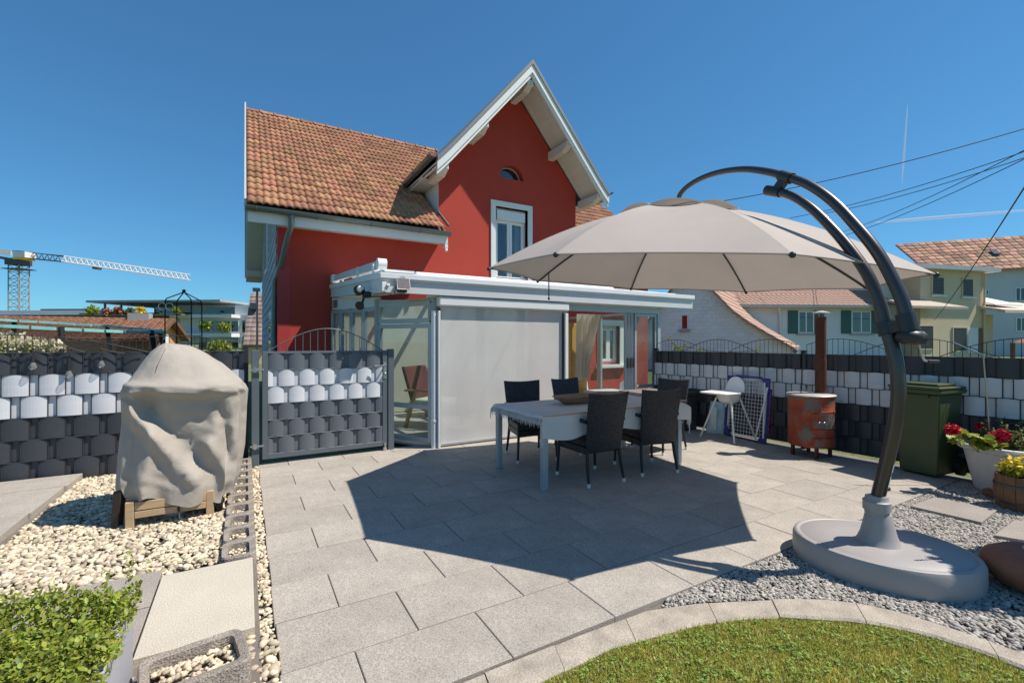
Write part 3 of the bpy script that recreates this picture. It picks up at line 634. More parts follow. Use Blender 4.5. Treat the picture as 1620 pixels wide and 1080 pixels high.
# front glazing behind the blind, downpipe, posts
for (a, b) in ((2.22, 2.88), (2.89, 3.55), (3.56, 4.22)): panel((a, VY+.05), (b, VY+.05), .03, SZ-.02, .055, .05)
part('downpipe', 'alu_white', ver, lambda m: m.tube([(2.145, VY-.07, 1.80), (2.145, VY-.07, .0)], .036, 12).tube([(2.145, VY-.07, .34), (2.145, VY-.07, .37)], .042, 12), smooth=True)
part('front_post', 'alu_white', ver, lambda m: m.box(2.185, 2.215, VY-.13, VY-.02, 0, 1.80), bevel=.004)
part('front_post', 'alu_white', ver, lambda m: m.box(4.245, 4.30, VY-.13, VY+.05, 0, 1.83), bevel=.004)
part('front_post', 'alu', ver, lambda m: m.box(6.36, 6.43, VY-.03, VY+.06, 0, SZ), bevel=.004)
part('frame_rail', 'alu', ver, lambda m: m.box(4.30, 6.36, VY-.03, VY+.06, SZ-.10, SZ-.01)); part('threshold', 'alu', ver, lambda m: m.box(4.30, 6.36, VY-.03, VY+.06, .0, .02))
part('head_beam', 'alu_white', ver, lambda m: m.box(2.10, 6.43, VY-.02, VY+.10, SZ-.008, 2.10))
# folding doors pushed to the side, right fixed pane
for i in range(3):
    x = 5.59+.07*i
    panel((x, VY-.03), (x+.48, VY+.49), .03, SZ-.105, .05, .045, (), 'folded door leaf in the open stack' )
panel((5.82, VY+.015), (6.355, VY+.015), .022, SZ-.105, .045, .05, (.62,))
panel((4.36, VY+.02), (4.44, VY+.72), .03, SZ-.105, .05, .045, ())
part('door_handle', 'dark_plastic', ver, lambda m: [m.box(5.58+.07*i, 5.61+.07*i, VY-.075, VY-.06, .95, 1.12) for i in range(3)])
# right side glazing
panel((6.40, VY+.07), (6.41, 7.4), .03, SZ-.03, .05, .05, ()); panel((6.41, 7.41), (6.42, 8.95), .03, SZ-.03, .05, .05, ())
# roller blind in its cassette
bl = thing('roller_blind', 'grey roller blind let down over the front glazing of the veranda', 'blind', (3.2, VY-.07, 0))
part('cassette', 'alu_white', bl, lambda m: m.box(2.19, 4.31, VY-.145, VY-.025, 1.86, 1.99), bevel=.02)
part('screen', 'screen_cloth', bl, lambda m: m.add([(2.225+1.995*i/24, VY-.075+.004*math.sin(i*.9)*(j/8), 1.86-1.825*j/8) for j in range(9) for i in range(25)], [(j*25+i, (j+1)*25+i, (j+1)*25+i+1, j*25+i+1) for j in range(8) for i in range(24)]), smooth=True)
part('bottom_bar', 'alu', bl, lambda m: m.box(2.225, 4.225, VY-.09, VY-.06, .018, .05), bevel=.004)
for x in (2.222, 4.226): part('guide_rail', 'seal', bl, lambda m: m.box(x-.006, x+.006, VY-.1, VY-.05, .05, 1.83))
# awning lying folded on the roof
aw = thing('awning', 'folded white awning frame lying on the left edge of the veranda roof', 'awning', (1.5, 7, 2.3))
P0, P1 = Vector((1.40, 8.75, 2.53)), Vector((1.50, 5.92, 2.385))
part('side_rail', 'fascia_grey', aw, lambda m: m.beam(P0, P1, .05, .11), bevel=.01)
part('end_cap', 'alu_white', aw, lambda m: m.tube([P1+Vector((-.05, 0, .0)), P1+Vector((.06, 0, 0))], .072, 12), smooth=True)
part('end_cap', 'alu_white', aw, lambda m: m.box(1.34, 1.47, 8.72, 8.93, 2.45, 2.60), bevel=.02)
part('cassette', 'alu_white', aw, lambda m: m.tube([(1.6, 7.9, 2.56), (2.35, 7.9, 2.55)], .07, 12), smooth=True)
part('fabric_cover', 'alu_white', aw, lambda m: m.prism([(1.55, 5.95, 2.30), (1.95, 5.95, 2.30), (1.95, 7.8, 2.43), (1.5, 7.8, 2.43)], (0, 0, .03)))
for y in (6.05, 7.0, 8.2): part('stand', 'alu_white', aw, lambda m: m.tube([(1.43, y, rz(y)-.003), (1.43, y, P0.z+(P1.z-P0.z)*(8.75-y)/3.03)], .014, 6))
part('cassette', 'alu_white', aw, lambda m: m.box(6.5, 6.95, 6.6, 8.8, 2.36, 2.45), label='right end piece') if False else None
a2 = thing('awning', 'long flat white awning cassette lying behind the front roof edge of the veranda', 'awning', (5, 6.6, 2.25))
part('cassette', 'alu_white', a2, lambda m: m.box(1.9, 5.3, 5.76, 5.92, rz(5.8)-.002, 2.30), bevel=.02)
part('side_rail', 'alu_white', a2, lambda m: m.beam((5.3, 6.6, 2.38), (7.25, 6.2, 2.30), .12, .05), bevel=.01)
part('stand', 'alu_white', a2, lambda m: m.box(5.4, 5.5, 6.5, 6.6, rz(6.6)-.01, 2.36).box(6.5, 6.6, 6.32, 6.42, rz(6.4)-.01, 2.32))
# spot light with solar panel
sp = thing('spotlight', 'black twin spotlight with motion sensor on the left corner fascia', 'spotlight', (1.33, 6.0, 1.8))
q = PX(578, 460, 1.36)
q = Vector((1.31, q.y, q.z))
part('bracket', 'dark_plastic', sp, lambda m: m.box(1.33, 1.425, q.y-.06, q.y+.06, q.z-.09, q.z-.01), bevel=.008)
part('lamp_head', 'dark_plastic', sp, lambda m: m.lathe([(.03, 0), (.065, .03), (.07, .09)], (0, 0, 0), 12), smooth=True)
lh = sp.children[-1]; lh.location = q-ORG[sp.name]+Vector((.02, .04, .02)); lh.data.transform(Matrix.Translation(ORG[sp.name])); lh.rotation_euler = (math.radians(105), 0, math.radians(-50))
part('lens', 'white_plastic', sp, lambda m: m.sphere((q.x-.02, q.y-.03, q.z+.02), .045, 12, 8), smooth=True)
part('lamp_head', 'dark_plastic', sp, lambda m: m.tube([(q.x+.01, q.y+.03, q.z-.17), (q.x-.03, q.y-.03, q.z-.2)], [.03, .06], 12), smooth=True)
part('arm', 'dark_plastic', sp, lambda m: m.tube([(q.x+.04, q.y, q.z-.05), (q.x+.02, q.y, q.z-.13), (q.x+.01, q.y+.03, q.z-.17)], .015, 8), smooth=True)
sq = PY(638, 449, FY-.09)
so_ = thing('solar_panel', 'small square solar panel mounted on the front fascia', 'solar panel', (sq.x, FY-.02, sq.z-.08))
mat('solar_cell', (.16, .13, .13), .25, .2, 30); 
part('panel', 'solar_cell', so_, lambda m: m.beam((sq.x, FY-.115, sq.z-.066), (sq.x, FY-.07, sq.z+.066), .02, .15, up=(1, 0, 0)))
part('frame', 'white_plastic', so_, lambda m: [m.tube([(sq.x-.078, FY-.12, sq.z-.07), (sq.x+.078, FY-.12, sq.z-.07), (sq.x+.078, FY-.073, sq.z+.07), (sq.x-.078, FY-.073, sq.z+.07)], .007, 6, closed=True)])
part('bracket', 'dark_plastic', so_, lambda m: m.box(sq.x-.05, sq.x+.05, FY-.085, FY-.002, sq.z-.10, sq.z-.03).box(sq.x-.03, sq.x+.03, FY-.075, FY-.037, sq.z+.05, sq.z+.085))
mm = MB(); mm.tube([(sq.x-.08, FY-.05, sq.z-.02), (sq.x-.10, FY-.04, sq.z-.14), (sq.x-.2, FY-.01, zf-.23), (1.50, FY+.05, zf-.235), (1.42, FY+.25, zf-.24), (q.x+.06, q.y-.06, q.z-.09)], .005, 5); tag(mm.build('cable', 'dark_plastic'), 'thin black cable from the solar panel to the spotlight', 'cable')
ch = MB(); ch.box(1.437, 1.49, FY-.03, FY-.002, zf-.215, zf-.10).box(1.49, 1.53, FY-.05, FY-.002, zf-.15, zf-.12); tag(ch.build('junction_box', 'white_plastic', bevel=.005), 'small white junction box at the front fascia corner', 'junction box')
# --- things inside the veranda
part('inner_wall', 'room_wall', ver, lambda m: m.box(C.x+.05, 5.6, 8.93, 8.97, .02, 2.2))
cb = thing('cabinet', 'tall ochre cabinet standing behind the curtain in the veranda', 'cabinet', (5.55, 7.2, .005))
part('body', 'ochre', cb, lambda m: m.box(5.30, 5.70, 6.95, 7.5, .03, 1.74), bevel=.006); part('door', 'ochre', cb, lambda m: m.box(5.32, 5.68, 6.925, 6.948, .05, 1.72), bevel=.004); part('plinth', 'dark_plastic', cb, lambda m: m.box(5.32, 5.68, 6.97, 7.48, .005, .03)); part('handle', 'dark_plastic', cb, lambda m: m.box(5.62, 5.635, 6.91, 6.924, .85, 1.0))
def curt(m):
    n, k = 44, 14; vs = []
    for j in range(k+1):
        t = j/k; z = 1.88-1.15*t
        for i in range(n+1):
            s = i/n; wdt = .62-.14*math.sin(t*math.pi*.5); x = 5.0+s*wdt*(1-.25*t)*.85; y = 6.36+.05*math.sin(s*26+.6*t)*(1+.4*t)+.1*s*t
            vs.append((x, y, z-.35*s*0))
    m.add(vs, [(j*(n+1)+i, (j+1)*(n+1)+i, (j+1)*(n+1)+i+1, j*(n+1)+i+1) for j in range(k) for i in range(n)])
c_ = MB(); curt(c_); tag(c_.build('curtain', 'curtain_cloth', smooth=True), 'cream curtain tied back in the open veranda front', 'curtain')
def kid_chair(x, y, rz_, label):
    t = thing('child_chair', label, 'chair', (x, y, .005), rz_, 'white children chairs', local=True)
    part('seat', 'white_plastic', t, lambda m: m.box(-.14, .14, -.14, .14, .28, .31), bevel=.012)
    part('backrest', 'white_plastic', t, lambda m: m.prism([(-.13, .12, .33), (.13, .12, .33), (.115, .15, .60), (.07, .155, .63), (-.07, .155, .63), (-.115, .15, .60)], (0, .022, 0)), bevel=.008)
    for a in (-1, 1):
        for b in (-1, 1): part('leg', 'white_plastic', t, lambda m: m.tube([(a*.11, b*.11, .285), (a*.135, b*.135, 0)], .018, 8), smooth=True)
    for a in (-.09, 0, .09): part('slat', 'white_plastic', t, lambda m: m.box(a-.02, a+.02, .118, .135, .30, .335))
kid_chair(5.86, 7.02, .35, 'low white children chair by the curtain in the veranda'); kid_chair(6.19, 6.46, -1.0, 'low white children chair beside the folded door leaves')
kt = thing('child_table', 'low white children table inside the veranda', 'table', (5.93, 6.66, .005), .1, local=True)
part('tabletop', 'white_plastic', kt, lambda m: m.box(-.36, .3, -.26, .26, .44, .47), bevel=.01)
for a in (-1, 1):
    for b in (-1, 1): part('leg', 'white_plastic', kt, lambda m: m.tube([(a*.26-.02, b*.21, .441), (a*.29-.02, b*.235, 0)], .02, 8), smooth=True)
# armchair with a striped throw seen through the corner pane, potted tree behind it
mat('oak', (.42, .22, .08), .5, .15, 4, streak=(1, 1, 10)); mat('throw', (.55, .62, .48), .9, .15, 14); mat('maroon', (.12, .02, .02), .7)
lc = thing('lounge_chair', 'wooden lounge chair with pale green throw inside the veranda', 'chair', (2.75, 7.2, .005), .6, local=True)
part('seat', 'throw', lc, lambda m: m.box(-.3, .3, -.3, .3, .34, .46), bevel=.03); part('backrest', 'maroon', lc, lambda m: m.prism([(-.3, .25, .42), (-.3, .33, .42), (-.3, .52, .98), (-.3, .45, .98)], (.6, 0, 0)), bevel=.02)
for a in (-1, 1):
    part('leg', 'oak', lc, lambda m: m.beam((a*.33, -.28, 0), (a*.33, -.2, .6), .04, .05)); part('leg', 'oak', lc, lambda m: m.beam((a*.33, .4, 0), (a*.33, .2, .56), .04, .05)); part('armrest', 'oak', lc, lambda m: m.beam((a*.33, -.3, .615), (a*.33, .4, .60), .06, .03))
sb = thing('sideboard', 'honey coloured wooden sideboard in the veranda corner', 'sideboard', (3.3, 8.2, .005))
part('body', 'oak', sb, lambda m: m.box(2.9, 3.9, 8.0, 8.45, .09, .85), bevel=.006)
for x in (2.905, 3.405): part('door', 'oak', sb, lambda m: m.box(x, x+.49, 7.978, 7.998, .12, .83), bevel=.004)
for x in (2.95, 3.8): part('leg', 'oak', sb, lambda m: m.box(x, x+.05, 8.05, 8.4, .005, .09))
part('wall_mirror_dummy', 'room_wall', sb, lambda m: None) if False else None
# ================================================================ FENCES AND GATE
mat('anthracite', (.028, .031, .037), .5, .08, 4)
mat('strip_dark', (.042, .046, .056), .5, .08, 1.2, isl=.06)
mat('strip_light', (.62, .63, .66), .5, .05, 1.2, isl=.04, streak=(1, 1, 14))
mat('gate_grey', (.105, .125, .145), .45, .06, 3)
mat('strip_mid', (.115, .13, .15), .5, .07, 1.2, isl=.06)
mat('steel', (.55, .55, .54), .3, .08, 6, metal=.9)
ROWS = ['d', 'l', 'l', 'd', 'd', 'd']
def weave(m, L, z0, hgt, off, arch, gap=.004, per=.252, wide=.19, bul=.016):
    """one PVC strip woven through the rods: wide fields bulge forward (-y), narrow ones lie behind"""
    x = -off*per
    while x < L-.001:
        for (a, b, front) in ((x, x+wide, True), (x+wide, x+per, False)):
            a0, b0 = max(a, .004), min(b, L-.004)
            if b0-a0 < .012: continue
            n = 8 if front else 3; vs = []
            for i in range(n+1):
                t = (a0+(b0-a0)*i/n-a)/(b-a); e = 4*t*(1-t)
                y = -.006-bul*e if front else .006
                zt = z0+hgt-(arch*(1-e)**1.0 if front else 0)
                xx = a0+(b0-a0)*i/n
                vs += [(xx, y, z0+gap), (xx, y, zt), (xx, y+.003, zt), (xx, y+.003, z0+gap)]
            fs = [f for i in range(n) for f in ((i*4, i*4+4, i*4+5, i*4+1), (i*4+1, i*4+5, i*4+6, i*4+2), (i*4+2, i*4+6, i*4+7, i*4+3))]
            m.add(vs, fs)
        x += per
    m.add([(.004, .012, z0+gap), (L-.004, .012, z0+gap), (L-.004, .012, z0+hgt), (.004, .012, z0+hgt)], [(0, 1, 2, 3)])
def rods(m, L, z0, rows, rh, y=-.004, per=.252, wide=.19, r=.0042):
    for k in range(rows+1):
        z = z0+k*rh; m.tube([(0, y-.014, z), (L, y-.014, z)], r, 4); m.tube([(0, y+.016, z), (L, y+.016, z)], r, 4)
    for k in range(rows):
        off = .5*(k % 2); x = -off*per
        while x < L:
            for c in (x, x+wide):
                if .01 < c < L-.01: m.tube([(c, y-.004, z0+k*rh), (c, y-.004, z0+(k+1)*rh)], r, 4)
            x += per
def arches(m, L, z0, n, rise, r=.0042, step=.05, span=1.6):
    """overlapping bows with upright rods on top of the panel"""
    w = L/n; cs = []
    for i in range(-1, n+1):
        cs.append((i+.5)*w)
    def hz(x): return max([rise*math.cos(min(1, abs(x-c)/(w*span/2))*math.pi/2) for c in cs if 0 < c < L]+[0])
    for c in cs:
        if not 0 < c < L: continue
        pts = [(c+s*w*span/2, -.004, z0+rise*math.cos(s*math.pi/2)) for s in np.linspace(-1, 1, 25)]
        pts = [p for p in pts if -.001 <= p[0] <= L+.001]
        m.tube(pts, r, 5)
    x = step/2
    while x < L:
        if hz(x) > .02: m.tube([(x, 0, z0-.01), (x, 0, z0+hz(x))], r*.72, 4)
        x += step
def fence(p, q, z0, label, arch, mats, narch, rise, step, plabel=None, rh=.2, post_a=True, post_b=True, per=.252, wide=.19):
    p = Vector(p); q = Vector(q); L = (q-p).length; a = math.atan2(q.y-p.y, q.x-p.x)
    t = thing('fence_panel', label, 'fence', (p.x, p.y, z0), a, 'garden fence panels', local=True)
    for k, c in enumerate(reversed(ROWS)):
        s = MB(); weave(s, L-.016, k*rh, rh, .5*(k % 2), arch, per=per, wide=wide); o = s.build('privacy_strip', mats[c], t); o.location = (.008, 0, 0)
    s = MB(); rods(s, L-.016, 0, 6, rh, per=per, wide=wide); s.build('rod_mesh', 'anthracite', t).location = (.008, 0, 0)
    s = MB(); arches(s, L-.06, 6*rh, narch, rise, step=step); o = s.build('bow_top', 'anthracite', t); o.location = (.03, 0, 0)
    for on, x in ((post_a, 0), (post_b, L)):
        if on:
            po = MB(); po.box(x-.03, x+.03, .03, .09, -z0-.05, 6*rh+.04); ob = po.build('post', 'anthracite', t, bevel=.003)
            cp = MB(); cp.box(x-.032, x+.032, .028, .092, 6*rh+.041, 6*rh+.05); cp.build('post_cap', 'dark_plastic', ob)
    return t
DM = {'d': 'strip_dark', 'l': 'strip_light'}; GM = {'d': 'strip_mid', 'l': 'strip_light'}
FZ = .065
fence((-2.46, 6.04), (.0, 6.03), FZ, 'dark and pale woven strip fence panel behind the covered grill', .02, DM, 2, .17, .055, rh=.204)
fence((-4.98, 6.05), (-2.5, 6.04), FZ, 'dark and pale woven strip fence panel cut by the left picture edge', .02, DM, 2, .17, .055, post_b=False, rh=.204)
# right fence, three panels running towards the viewer
RFP = [Vector((6.26, 5.78)), Vector((6.42, 3.37)), Vector((6.60, .95)), Vector((6.78, -1.5))]
labs = ['shaded strip fence panel with bow top nearest the veranda', 'shaded strip fence panel behind the drum stove and the green bin', 'shaded strip fence panel behind the white flower pot at the right picture edge']
for i in range(3): fence(RFP[i], RFP[i+1], .03, labs[i], 0, DM, 3, .20, .06, post_b=(i == 2), per=.24, wide=.165)
# gate
g0, g1 = Vector((.135, 5.93)), Vector((1.60, 5.95)); gl = (g1-g0).length; ga = math.atan2(g1.y-g0.y, g1.x-g0.x)
gate = thing('gate', 'grey framed garden gate with woven strips and bow top', 'gate', (g0.x, g0.y, 0), ga, local=True)
part('post', 'gate_grey', gate, lambda m: m.box(-.075, -.0, .0, .08, -.02, 1.30), bevel=.004)
part('post', 'gate_grey', gate, lambda m: m.box(gl, gl+.075, .0, .08, -.02, 1.30), bevel=.004)
part('frame', 'gate_grey', gate, lambda m: [m.box(.03, .085, -.01, .04, .06, 1.285), m.box(gl-.075, gl-.02, -.01, .04, .06, 1.285), m.box(.085, gl-.075, -.01, .04, .06, .115), m.box(.085, gl-.075, -.008, .038, 1.262, 1.284)], bevel=.004)
for k, c in enumerate(reversed(ROWS)):
    s = MB(); weave(s, gl-.16, .115+k*.191, .191, .5*((k+1) % 2), .018, per=.222, wide=.165); s.build('privacy_strip', GM[c], gate).location = (.085, .012, 0)
s = MB(); rods(s, gl-.16, .117, 6, .191, per=.222, wide=.165); s.build('rod_mesh', 'gate_grey', gate).location = (.085, .012, 0)
s = MB(); arches(s, gl-.16, 1.284, 1, .27, step=.082, span=1.0, r=.006); s.build('bow_top', 'gate_grey', gate).location = (.085, .015, 0)
for z in (.22, 1.08): part('hinge', 'steel', gate, lambda m: m.tube([(-.09, -.02, z), (.045, -.025, z)], .011, 8).tube([(-.045, -.02, z-.03), (-.045, -.02, z+.03)], .02, 8).box(-.07, -.02, -.03, .0, z-.018, z+.018), smooth=True)
part('lock_plate', 'steel', gate, lambda m: m.box(gl-.068, gl-.028, -.016, -.0105, .92, 1.13), bevel=.002)
part('handle', 'steel', gate, lambda m: m.tube([(gl-.048, -.01, 1.09), (gl-.048, -.06, 1.09), (gl-.06, -.065, 1.09), (gl-.19, -.062, 1.088)], .011, 8).sphere((gl-.048, -.03, .985), .018, 8, 6), smooth=True)
part('drop_bolt', 'steel', gate, lambda m: m.tube([(gl-.048, -.02, .04), (gl-.048, -.02, .10)], .012, 8).box(gl-.07, gl-.03, -.03, -.012, .01, .045))
# string of clear bulbs on the left fence
glass('bulb_glass', (.95, .95, .95), 1.2, .15)
sl_ = thing('string_lights', 'black string of clear light bulbs hanging along the left fence', 'string lights', PY(109, 556, 5.985))
wire = MB()
for i, (bx, by, bz) in enumerate([(52, 562, 575), (109, 565, 588), (160, 563, 572)]):
    q = PY(bx, by, 5.985); e = PY(bx, bz+4, 5.985)
    part('socket', 'dark_plastic', sl_, lambda m: m.tube([(q.x, q.y, q.z-.01), (q.x, q.y, e.z+.035)], .016, 10), smooth=True)
    part('bulb', 'bulb_glass', sl_, lambda m: m.lathe([(.013, .04), (.02, .02), (.03, -.005), (.028, -.02), (.015, -.033)], e, 12), smooth=True)
    wire.tube([q+Vector((.0, .0, .07)), q+Vector((.006, -.004, .03)), q], .004, 5)
top = [PY(*p, 5.985) for p in ((-20, 556), (52, 553), (80, 560), (109, 550), (135, 557), (160, 552), (200, 560), (230, 556))]
wire.tube(top, .0045, 5).build('cord', 'dark_plastic', sl_)
# ================================================================ DINING SET
def wicker(name, col, rough=.45):
    m = bpy.data.materials.new(name); m.use_nodes = True; n = m.node_tree.nodes; l = m.node_tree.links; b = n['Principled BSDF']
    tc = n.new('ShaderNodeTexCoord'); mp = n.new('ShaderNodeMapping'); l.new(tc.outputs['Object'], mp.inputs[0])
    bk = n.new('ShaderNodeTexBrick'); bk.inputs['Scale'].default_value = 1; bk.inputs['Brick Width'].default_value = .024; bk.inputs['Row Height'].default_value = .012; bk.inputs['Mortar Size'].default_value = .0016; bk.inputs['Mortar Smooth'].default_value = .6; bk.offset = .5
    mp.inputs['Rotation'].default_value = (math.pi/2, 0, 0)
    l.new(mp.outputs[0], bk.inputs['Vector'])
    bk.inputs['Color1'].default_value = (*col, 1); bk.inputs['Color2'].default_value = (*[c*3 for c in col], 1); bk.inputs['Mortar'].default_value = (*[c*.3 for c in col], 1)
    l.new(bk.outputs['Color'], b.inputs['Base Color']); b.inputs['Roughness'].default_value = rough
    bp = n.new('ShaderNodeBump'); bp.inputs['Strength'].default_value = .8; bp.inputs['Distance'].default_value = .004; bp.invert = True; l.new(bk.outputs['Fac'], bp.inputs['Height']); l.new(bp.outputs[0], b.inputs['Normal'])
    M[name] = m
wicker('wicker', (.016, .016, .02)); wicker('wicker_flat', (.014, .014, .018)); M['wicker_flat'].node_tree.nodes['Mapping'].inputs['Rotation'].default_value = (0, 0, 0)
mat('chair_leg', (.012, .012, .014), .5); mat('cap_white', (.75, .75, .73), .5)
mat('table_alu', (.42, .45, .47), .4, .05, 3, metal=.35)
def cushion_panel(m, pts_l, pts_r, th, nrm=None):
    """thin upholstered shell between two side curves"""
    n = len(pts_l); k = 7; A_ = []; 
    for j in range(n):
        l_, r_ = Vector(pts_l[j]), Vector(pts_r[j])
        for i in range(k):
            t = i/(k-1); p = l_.lerp(r_, t); A_.append((p, 4*t*(1-t)))
    d = Vector(nrm)
    f_ = [p+d*(.5*th) for p, e in A_]; b_ = [p-d*(.5*th) for p, e in A_]; N = n*k
    fs = [(j*k+i, j*k+i+1, (j+1)*k+i+1, (j+1)*k+i) for j in range(n-1) for i in range(k-1)]
    ed = [i for i in range(k)]+[j*k+k-1 for j in range(1, n)]+[(n-1)*k+i for i in range(k-2, -1, -1)]+[j*k for j in range(n-2, 0, -1)]
    m.add(f_+b_, fs+[tuple(N+i for i in f[::-1]) for f in fs]+[(ed[a], N+ed[a], N+ed[(a+1) % len(ed)], ed[(a+1) % len(ed)]) for a in range(len(ed))])
def make_chair():
    t = thing('wicker_chair', 'x', 'chair', (0, 0, 0), 0, 'black wicker armchairs at the table', local=True)
    # local frame: sitter looks along +y
    def back(m):
        L, R_ = [], []
        for u in np.linspace(0, 1, 9):
            z = .33+.57*u; y = -.215-.055*u-.03*u*u; w = .205+.035*u; dip = 0
            L.append((-w, y, z)); R_.append((w, y, z))
        n = 9; k = 9; A_ = []
        for j in range(n):
            for i in range(k):
                s = i/(k-1)*2-1; p = Vector(L[j]).lerp(Vector(R_[j]), i/(k-1)); p.y -= .028*(1-s*s); 
                if j == n-1: p.z -= .018*(1-s*s)-.006
                A_.append(p)
        N = n*k; f_ = [p+Vector((0, .014, 0)) for p in A_]; b_ = [p-Vector((0, .014, 0)) for p in A_]
        fs = [(j*k+i, j*k+i+1, (j+1)*k+i+1, (j+1)*k+i)[::-1] for j in range(n-1) for i in range(k-1)]
        ed = [i for i in range(k)]+[j*k+k-1 for j in range(1, n)]+[(n-1)*k+i for i in range(k-2, -1, -1)]+[j*k for j in range(n-2, 0, -1)]
        m.add(f_+b_, fs+[tuple(N+i for i in f[::-1]) for f in fs]+[(ed[a], N+ed[a], N+ed[(a+1) % len(ed)], ed[(a+1) % len(ed)])[::-1] for a in range(len(ed))])
    part('backrest', 'wicker', t, back, bevel=.006)
    part('seat', 'wicker_flat', t, lambda m: m.prism([(-.205, -.20, .37), (.205, -.20, .37), (.235, .25, .37), (-.235, .25, .37)], (0, 0, .065)), bevel=.014)
    part('apron', 'wicker', t, lambda m: m.prism([(-.21, -.19, .30), (.21, -.19, .30), (.232, .235, .30), (-.232, .235, .30)], (0, 0, .068)), bevel=.006)
    for s in (-1, 1):
        part('leg', 'chair_leg', t, lambda m: m.tube([(s*.225, .235, .56), (s*.232, .235, .30), (s*.245, .245, .032)], [.017, .017, .013], 8), smooth=True)
        part('leg', 'chair_leg', t, lambda m: m.tube([(s*.195, -.205, .36), (s*.205, -.225, .2), (s*.215, -.26, .032)], [.018, .017, .013], 8), smooth=True)
        part('armrest', 'wicker_flat', t, lambda m: m.tube([(s*.232, -.24, .625), (s*.245, -.1, .638), (s*.25, .08, .632), (s*.24, .215, .60), (s*.228, .25, .54)], [.020, .022, .024, .022, .018], 8), smooth=True)
        for y, x in ((.2465, .2455), (-.262, .2155)):
            part('foot_cap', 'cap_white', t, lambda m: m.tube([(s*x, y, .0), (s*x, y, .036)], .0165, 8), smooth=True)
    return t
ch0 = make_chair()
spots = [((3.07, 3.69), -.05, 'black wicker armchair in front of the table, left of the front pair'),
         ((3.83, 3.66), -.22, 'black wicker armchair in front of the table, right of the front pair'),
         ((2.99, 4.72), math.pi-.20, 'black wicker armchair behind the left end of the table'),
         ((3.78, 4.74), math.pi+.12, 'black wicker armchair behind the middle of the table, past the wooden bowl'),
         ((4.66, 4.22), math.pi/2+.08, 'black wicker armchair at the far right end of the table')]
for i, (p, a, lab) in enumerate(spots):
    o = ch0 if i == 0 else copy_tree(ch0)
    o.location = (*p, .0); o.rotation_euler = (0, 0, a); o['label'] = lab
TX0, TX1, TY0, TY1, TH = 2.395, 4.30, 3.555, 4.51, .70
tb = thing('dining_table', 'grey metal garden table under a pale fringed cloth', 'table', (3.34, 4.02, 0))
part('tabletop', 'table_alu', tb, lambda m: m.box(TX0, TX1, TY0, TY1, TH-.045, TH), bevel=.006)
for x in (TX0+.003, TX1-.063):
    for y in (TY0+.003, TY1-.063): part('leg', 'table_alu', tb, lambda m: m.box(x, x+.06, y, y+.06, 0, TH-.046), bevel=.008)
part('apron', 'table_alu', tb, lambda m: [m.box(TX0+.08, TX1-.08, y, y+.02, TH-.10, TH-.046) for y in (TY0+.03, TY1-.05)]+[m.box(x, x+.02, TY0+.08, TY1-.08, TH-.10, TH-.046) for x in (TX0+.03, TX1-.05)])
def stripes():
    m = mat('tablecloth', (.80, .76, .72), .95, .04, 3, fine=.05, fscale=500, trans=.2); n = m.node_tree.nodes; l = m.node_tree.links
    b = n['Principled BSDF']; src = b.inputs['Base Color'].links[0].from_socket
    at = n.new('ShaderNodeAttribute'); at.attribute_name = 'cloth_v'
    rp = n.new('ShaderNodeValToRGB'); rp.color_ramp.interpolation = 'CONSTANT'; e = rp.color_ramp.elements
    e[0].position = 0; e[0].color = (1, 1, 1, 1); e[1].position = .155; e[1].color = (1, .62, .36, 1)
    for p, c in ((.170, (1, 1, 1)), (.30, (.86, .88, 1)), (.315, (1, 1, 1)), (.40, (1, .9, .82)), (.41, (1, 1, 1)), (.52, (.86, .9, 1)), (.535, (1, 1, 1)), (.66, (1, .82, .85)), (.67, (1, 1, 1)), (.84, (1, .68, .42)), (.855, (1, 1, 1))):
        x = e.new(p); x.color = (*c, 1)
    l.new(at.outputs['Fac'], rp.inputs[0]); mx = n.new('ShaderNodeMix'); mx.data_type = 'RGBA'; mx.blend_type = 'MULTIPLY'; mx.inputs[0].default_value = 1
    l.new(src, mx.inputs[6]); l.new(rp.outputs[0], mx.inputs[7]); l.new(mx.outputs[2], b.inputs['Base Color'])
    for nd in n:
        if nd.type == 'BSDF_TRANSLUCENT': l.new(mx.outputs[2], nd.inputs[0])
stripes()
